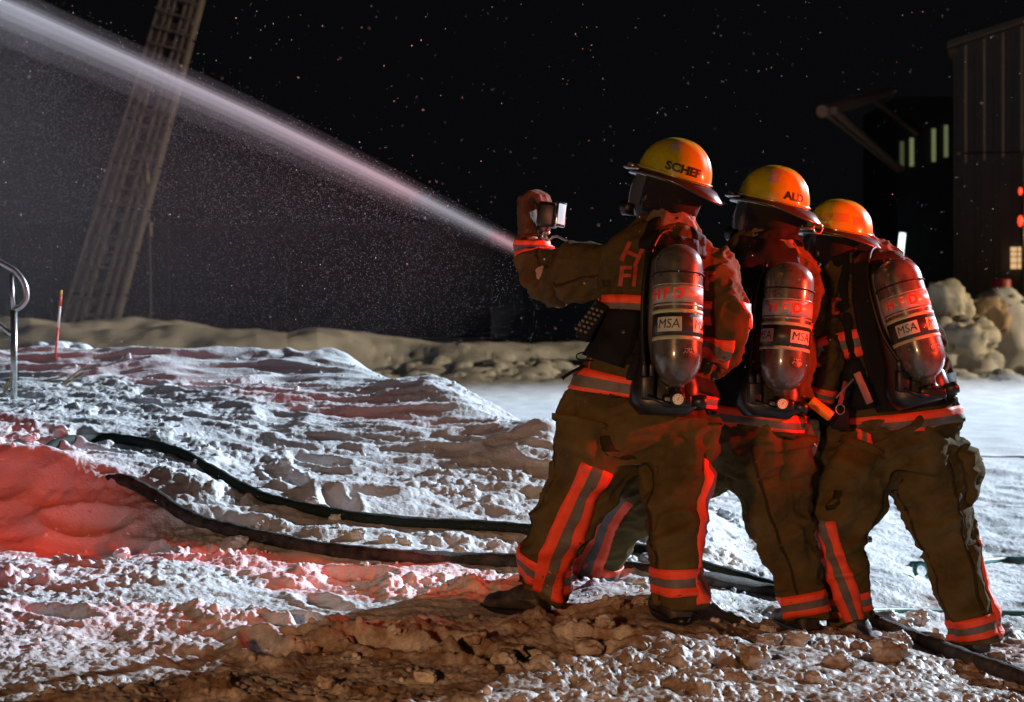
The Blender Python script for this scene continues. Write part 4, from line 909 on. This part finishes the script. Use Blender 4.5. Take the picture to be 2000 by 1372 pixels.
tm = jacket_mesh([h3, l3, r3], 125, [((.6, 0, -1), 6, .2, .020), ((-.8, .2, -.6), 7.5, .2, .018), ((1, 0, .3), 16, .2, .012)])
tr3 = finish('trousers', tm, CLOTH2, p3); bt3 = bvh_of(tm)
ring_trim('hem_trim', b3, t3, 6.05, 6.9, -180, 180, (72, 2), [0, 1, 0], parent=j3)
ring_trim('chest_trim', b3, t3, 3.15, 3.85, -95, -10, (40, 2), [0, 1, 0], parent=j3)
ring_trim('cuff_trim', b3, la3, 3.3, 3.75, -180, 180, (30, 2), [0, 1, 0], parent=j3)
ring_trim('ankle_trim', bt3, l3, 3.32, 3.72, -180, 180, (60, 2), [0, 1, 0], parent=tr3)
ring_trim('ankle_trim', bt3, r3, 3.5, 3.87, -180, 180, (60, 2), [0, 1, 0], parent=tr3)
line_trim('side_stripe', bt3, l3, 1.75, 3.97, -40, .105, [0, 1, 0], .008, 40, tr3, a1=5)
line_trim('side_stripe', bt3, r3, 2.2, 3.97, 84, .105, [0, 1, 0], .008, 40, tr3, a1=78)
line_trim('pocket_trim', bt3, l3, -.1, .28, -25, .075, [0, 1, 0], .010, 10, tr3, a1=-15)
pocket(tr3, bt3, r3, .3, 1.55, 55, 115, .045); pocket(tr3, bt3, l3, .3, .95, -50, 15, .028)
text_on('back_lettering', 'D', .10, cast_fn(b3, at(1652, 600, 6.9), (1, 0, 0), (0, 0, 1), (0, 1, 0), .004), mat('faded_orange', (.30, .04, .02), .7), j3, .002)
hood_mesh(p3, [(1645, 445, 7.24, 50, .10), (1645, 475, 7.24, 54, .105), (1650, 500, 7.24, 56, .105), (1664, 530, 7.22, 66, .12)], DHOOD, .008, seed=71)
hood_mesh(p3, [(1652, 470, 7.2, 50, .07), (1668, 495, 7.17, 52, .065), (1682, 518, 7.14, 34, .05)], mat('dark_red_hood', (.09, .022, .022), .8, noise=.2), .008, 'hood_drape', 73)
M3 = head_frame(158, -9, 2)
hel3, T3 = helmet(p3, at(1638, 456, 7.22), M3, .140, .130, .142, None, patches=[(70, .055, .05, .035, mat('faded_patch', (.36, .19, .03), .4)), (100, .062, .06, .035, MATS['faded_patch']), (135, .055, .045, .035, MATS['faded_patch'])])
face_mask(p3, T3, M3)
hood_mesh(j3, [(1672, 505, 7.2, 58, .12), (1682, 528, 7.2, 68, .125)], DHOOD, .006, 'collar', 79)
ap3, S3 = air_pack(at(1742, 508, 6.96), at(1814, 745, 6.86), .096, p3, (-50, (-26, 52), 30), 'air pack of the rightmost firefighter, red-lit bottle tilted to the right', 7.0, gauge=False)
ring_trim('waist_belt', b3, t3, 5.0, 5.7, -180, 180, (60, 2), [0], .012, parent=ap3, mats=[BLACK])
ring_trim('back_pad', b3, t3, 1.0, 5.9, -35, 55, (24, 20), [0], .018, parent=ap3, mats=[BLACK])
ring_trim('side_pad', b3, t3, 3.9, 5.6, -110, -35, (20, 8), [0], .018, parent=ap3, mats=[BLACK])
ring_trim('shoulder_strap', b3, t3, .8, 4.2, -50, -38, (6, 18), [0], .010, parent=ap3, mats=[BLACK])
for (a_, b_, w_, m_) in ((at(1672, 728, 6.9), at(1700, 788, 6.88), .030, SILVER), (at(1668, 740, 6.91), at(1632, 778, 6.92), .008, SILVER), (at(1652, 745, 6.92), at(1640, 790, 6.92), .018, DRED)):
    d = (b_-a_); L_ = d.length; rt2 = Matrix.Rotation(-math.atan2(d.z, d.x), 3, 'Y'); mb = MB(); mb.box((a_+b_)/2, L_, .006, w_, rt2, 0, .002); mb.build('hip_strap', m_, ap3)
mb = MB(); mb.box(at(1640, 815, 6.95), .075, .04, .10, None, 0, .012); bk = mb.build('holster', BLACK, ap3)
mb = MB(); c = at(1641, 800, 6.925); mb.tube([c+Vector((.018*math.cos(a), 0, .02*math.sin(a))) for a in np.linspace(0, 2*math.pi, 16)], .0022, 6); mb.build('buckle', STEEL, bk)
make_boot(p3, at(1662, 1195, 7.1), Vector((at(1682, 0, 7.1).x, 7.05, -.20)), Vector((at(1650, 0, 7.1).x-.02, 7.26, -.19)))
make_boot(p3, at(1902, 1235, 7.2), Vector((at(1912, 0, 7.2).x, 7.15, -.275)), Vector((at(1895, 0, 7.2).x-.03, 7.36, -.27)))
make_glove(p3, at(1588, 785, 7.1), at(1585, 818, 7.1), (-.1, .1, -1), (-1, 0, 0), .9, m=BLACK, sc_=1.05)
make_glove(p3, at(1740, 750, 7.7), at(1712, 752, 7.72), (-1, 0, .0), (.1, 0, -1), .9)
for c_, aa in ((r3, 20), (r3, -62), (l3, 52)): line_trim('seam', bt3, c_, .3, 3.95, aa, .012, [0], .003, 40, tr3, mats=[SEAM])
# orange handle with open end, hanging grey pouch and ice
d0, d1 = at(1583, 783, 6.88), at(1624, 815, 6.86); mb = MB(); dd = (d1-d0).normalized()
mb.tube([d0, d0+dd*.004, d1-dd*.004, d1], [.020, .0225, .0225, .018], 18); hd = tag(mb.build('orange_torch', YEL), 'yellow-orange tube torch slung at the rightmost firefighter\'s left hip', 'torch')
mb = MB(); mb.tube([d0-dd*.001, d0+dd*.003], [.009, .009], 12); mb.build('handle_hole', BLK, hd)
mb = MB(); cg = Chain([(1572, 815, 7.02, 30, .03), (1568, 845, 7.0, 36, .05), (1566, 880, 7.0, 30, .05), (1562, 905, 7.02, 16, .03)]); cg.mesh(mb); tag(finish('tool_pouch', cloth(remesh(mb, .006, 3), 5, [((0, 0, 1), 14, .3, .005)]), GREYC), 'grey-green cloth pouch hanging between middle and rightmost firefighter', 'pouch')
mb = MB()
for (x, y, x2, y2, r_) in ((1538, 825, 1534, 856, .005), (1535, 852, 1548, 872, .005), (1545, 870, 1557, 890, .004), (1548, 905, 1552, 948, .009), (1556, 912, 1554, 944, .007), (1585, 860, 1596, 873, .0035)):
    a_, b_ = at(x, y, 6.93), at(x2, y2, 6.92); mb.tube([a_, a_.lerp(b_, .6), b_], [r_*.5, r_, .001], 6)
tag(mb.build('icicles', ICE), 'small icicles frozen on the pouch between the two right firefighters', 'ice', kind='stuff')

# attack hose and nozzle held in front of the bodies
hs = empty('attack_hose', at(1100, 540, 7.15), 'charged attack hose with nozzle carried in front of the three firefighters', 'hose')
mb = MB(); mb.tube(spline([at(1110, 540, 7.15), at(1200, 590, 7.12), at(1300, 652, 7.02), at(1400, 690, 7.35), at(1480, 722, 7.55), at(1600, 745, 7.7), at(1710, 760, 7.78), at(1800, 850, 7.75), at(1850, 1000, 7.7), at(1885, 1150, 7.65), at(1900, 1215, 7.6)], 8), .028, 14); mb.build('hose_line', HOSEG, hs)
mb = MB(); n0, n1 = at(1022, 490, 7.12), at(1112, 541, 7.15); dd = (n1-n0).normalized(); mb.tube([n0, n0+dd*.02, n0+dd*.06, n0+dd*.07, n0+dd*.13, n1], [.024, .03, .032, .024, .026, .028], 18); mb.tube([n0+dd*.1, n0+dd*.1+Vector((.02, .02, -.09))], .016, 10); mb.build('nozzle', PLAST, hs)

# ------------------------------------------------------------------ water
J0 = at(1022, 490, 7.12)
JP = [J0]+[at(x, y, Y) for x, y, Y in ((850, 402, 7.75), (700, 327, 8.4), (500, 230, 9.3), (300, 139, 10.2), (100, 50, 11.2), (0, 6, 11.8), (-200, -80, 13), (-420, -170, 14.5))]
JS = spline(JP, 6)
def jet_r(i): t = i/(len(JS)-1); return t
def volmat(name, col, dens, aniso=.0):
    m = bpy.data.materials.new(name); m.use_nodes = True; N = m.node_tree.nodes; L = m.node_tree.links
    N.remove(N['Principled BSDF']); v = N.new('ShaderNodeVolumePrincipled'); v.inputs['Color'].default_value = (*col, 1); v.inputs['Density'].default_value = dens; v.inputs['Anisotropy'].default_value = aniso
    L.new(v.outputs[0], N['Material Output'].inputs['Volume']); return m
wj = empty('water_jet', J0, 'pink-lit water jet streaming up to the left from the nozzle', 'water jet'); wj['kind'] = 'stuff'
def cone(nm, r0, r1, dens, drop=0, col=(.9, .9, .93), pw_=1.0, n=20):
    mb = MB(); rr = []; P = []
    for i, p in enumerate(JS): t = i/(len(JS)-1); rr.append(r0+(r1-r0)*t**pw_); P.append(p+Vector((0, 0, -drop*t)))
    mb.tube(P, rr, n); return mb.build(nm, volmat(nm, col, dens), wj, True, True)
cone('jet_core', .009, .022, 10, -.01); cone('jet_inner', .017, .048, 3.6, .02); cone('jet_middle', .027, .088, 1.4, .035); cone('jet_outer', .036, .15, .40, .06); cone('jet_haze', .045, .27, .10, .10)
# fine spray falling under the jet: droplets in the air
TET = np.array([(1, 1, 1), (-1, -1, 1), (-1, 1, -1), (1, -1, -1)])*.6; TF = np.array([(0, 1, 2), (0, 3, 1), (0, 2, 3), (1, 3, 2)])
n = 170000; t = rng.random(n)**.55*(len(JS)-1.01); i0 = t.astype(int); f = (t-i0)[:, None]; JA = np.array([tuple(p) for p in JS]); C = JA[i0]*(1-f)+JA[i0+1]*f
fall = rng.random(n)**1.25*(C[:, 2]-.15); C[:, 2] -= fall; C[:, 1] += rng.normal(size=n)*(.25+.35*fall); C[:, 0] += rng.normal(size=n)*(.05+.22*fall)+fall*.12
ok = C[:, 2] > terrain(C[:, 0], C[:, 1])+.1; C = C[ok]; rad = .0006+.0009*rng.random(len(C))**2
base = TET*np.array([1, .6, .7])
o = crumbs('falling_spray', C, rad, DROP, wj, base, TF, .2); o['kind'] = 'stuff'
n = 5200; t = rng.random(n)**.8*(len(JS)-1.01); i0 = t.astype(int); f = (t-i0)[:, None]; C = JA[i0]*(1-f)+JA[i0+1]*f; tt = (t/len(JS))[:, None]
C = C+rng.normal(size=(n, 3))*(.012+.12*tt); o = crumbs('jet_drops', C, .0009+.0016*rng.random(n)**3, DROP, wj, base, TF, .2); o['kind'] = 'stuff'
# drifting mist that hangs below the jet
mb = MB(); rg = []
for i, p in enumerate(JS):
    t = i/(len(JS)-1); zt_ = p.z; zb_ = max(.0, base_h(p.x, p.y)*1-.1); zb_ = zt_-(zt_-zb_)*min(1, .18+1.5*t); cz = (zt_+zb_)/2; hz = (zt_-zb_)/2+.02; wy_ = .08+1.3*t
    rg.append([Vector((p.x, p.y+wy_*math.cos(a), cz+hz*math.sin(a))) for a in np.linspace(0, 2*math.pi, 16, endpoint=False)])
mb.rings(rg); ms = mb.build('spray_mist', volmat('spray_mist', (.9, .84, .86), .016), None, True, True); tag(ms, 'thin mist drifting down under the water jet', 'mist', kind='stuff')
# snowflakes in the air
n = 2300; yy = np.exp(rng.uniform(math.log(3.5), math.log(26), n)); xx = (rng.uniform(-200, 2200, n)-1000)/F*yy; zz = CH-(rng.uniform(-100, 800, n)-HZ)/F*yy
C = np.stack([xx, yy, zz], 1); C = C[C[:, 2] > terrain(C[:, 0], C[:, 1])+.1]; rad = (.0007+.0018*rng.random(len(C))**3)*(C[:, 1]/7)**.55
o = crumbs('falling_snow', C, rad, FLAKE, None, TET*np.array([.8, .8, 1.3]), TF, .4); tag(o, 'snowflakes drifting in the night air', 'snow', kind='stuff')

# ------------------------------------------------------------------ put every Empty at its thing's base
for o in list(bpy.data.objects):
    if o.type == 'EMPTY' and '_loc' in o.keys():
        l = Vector(o['_loc']); del o['_loc']; o.location = l
        for c in o.children: c.matrix_parent_inverse = Matrix.Translation(-l)
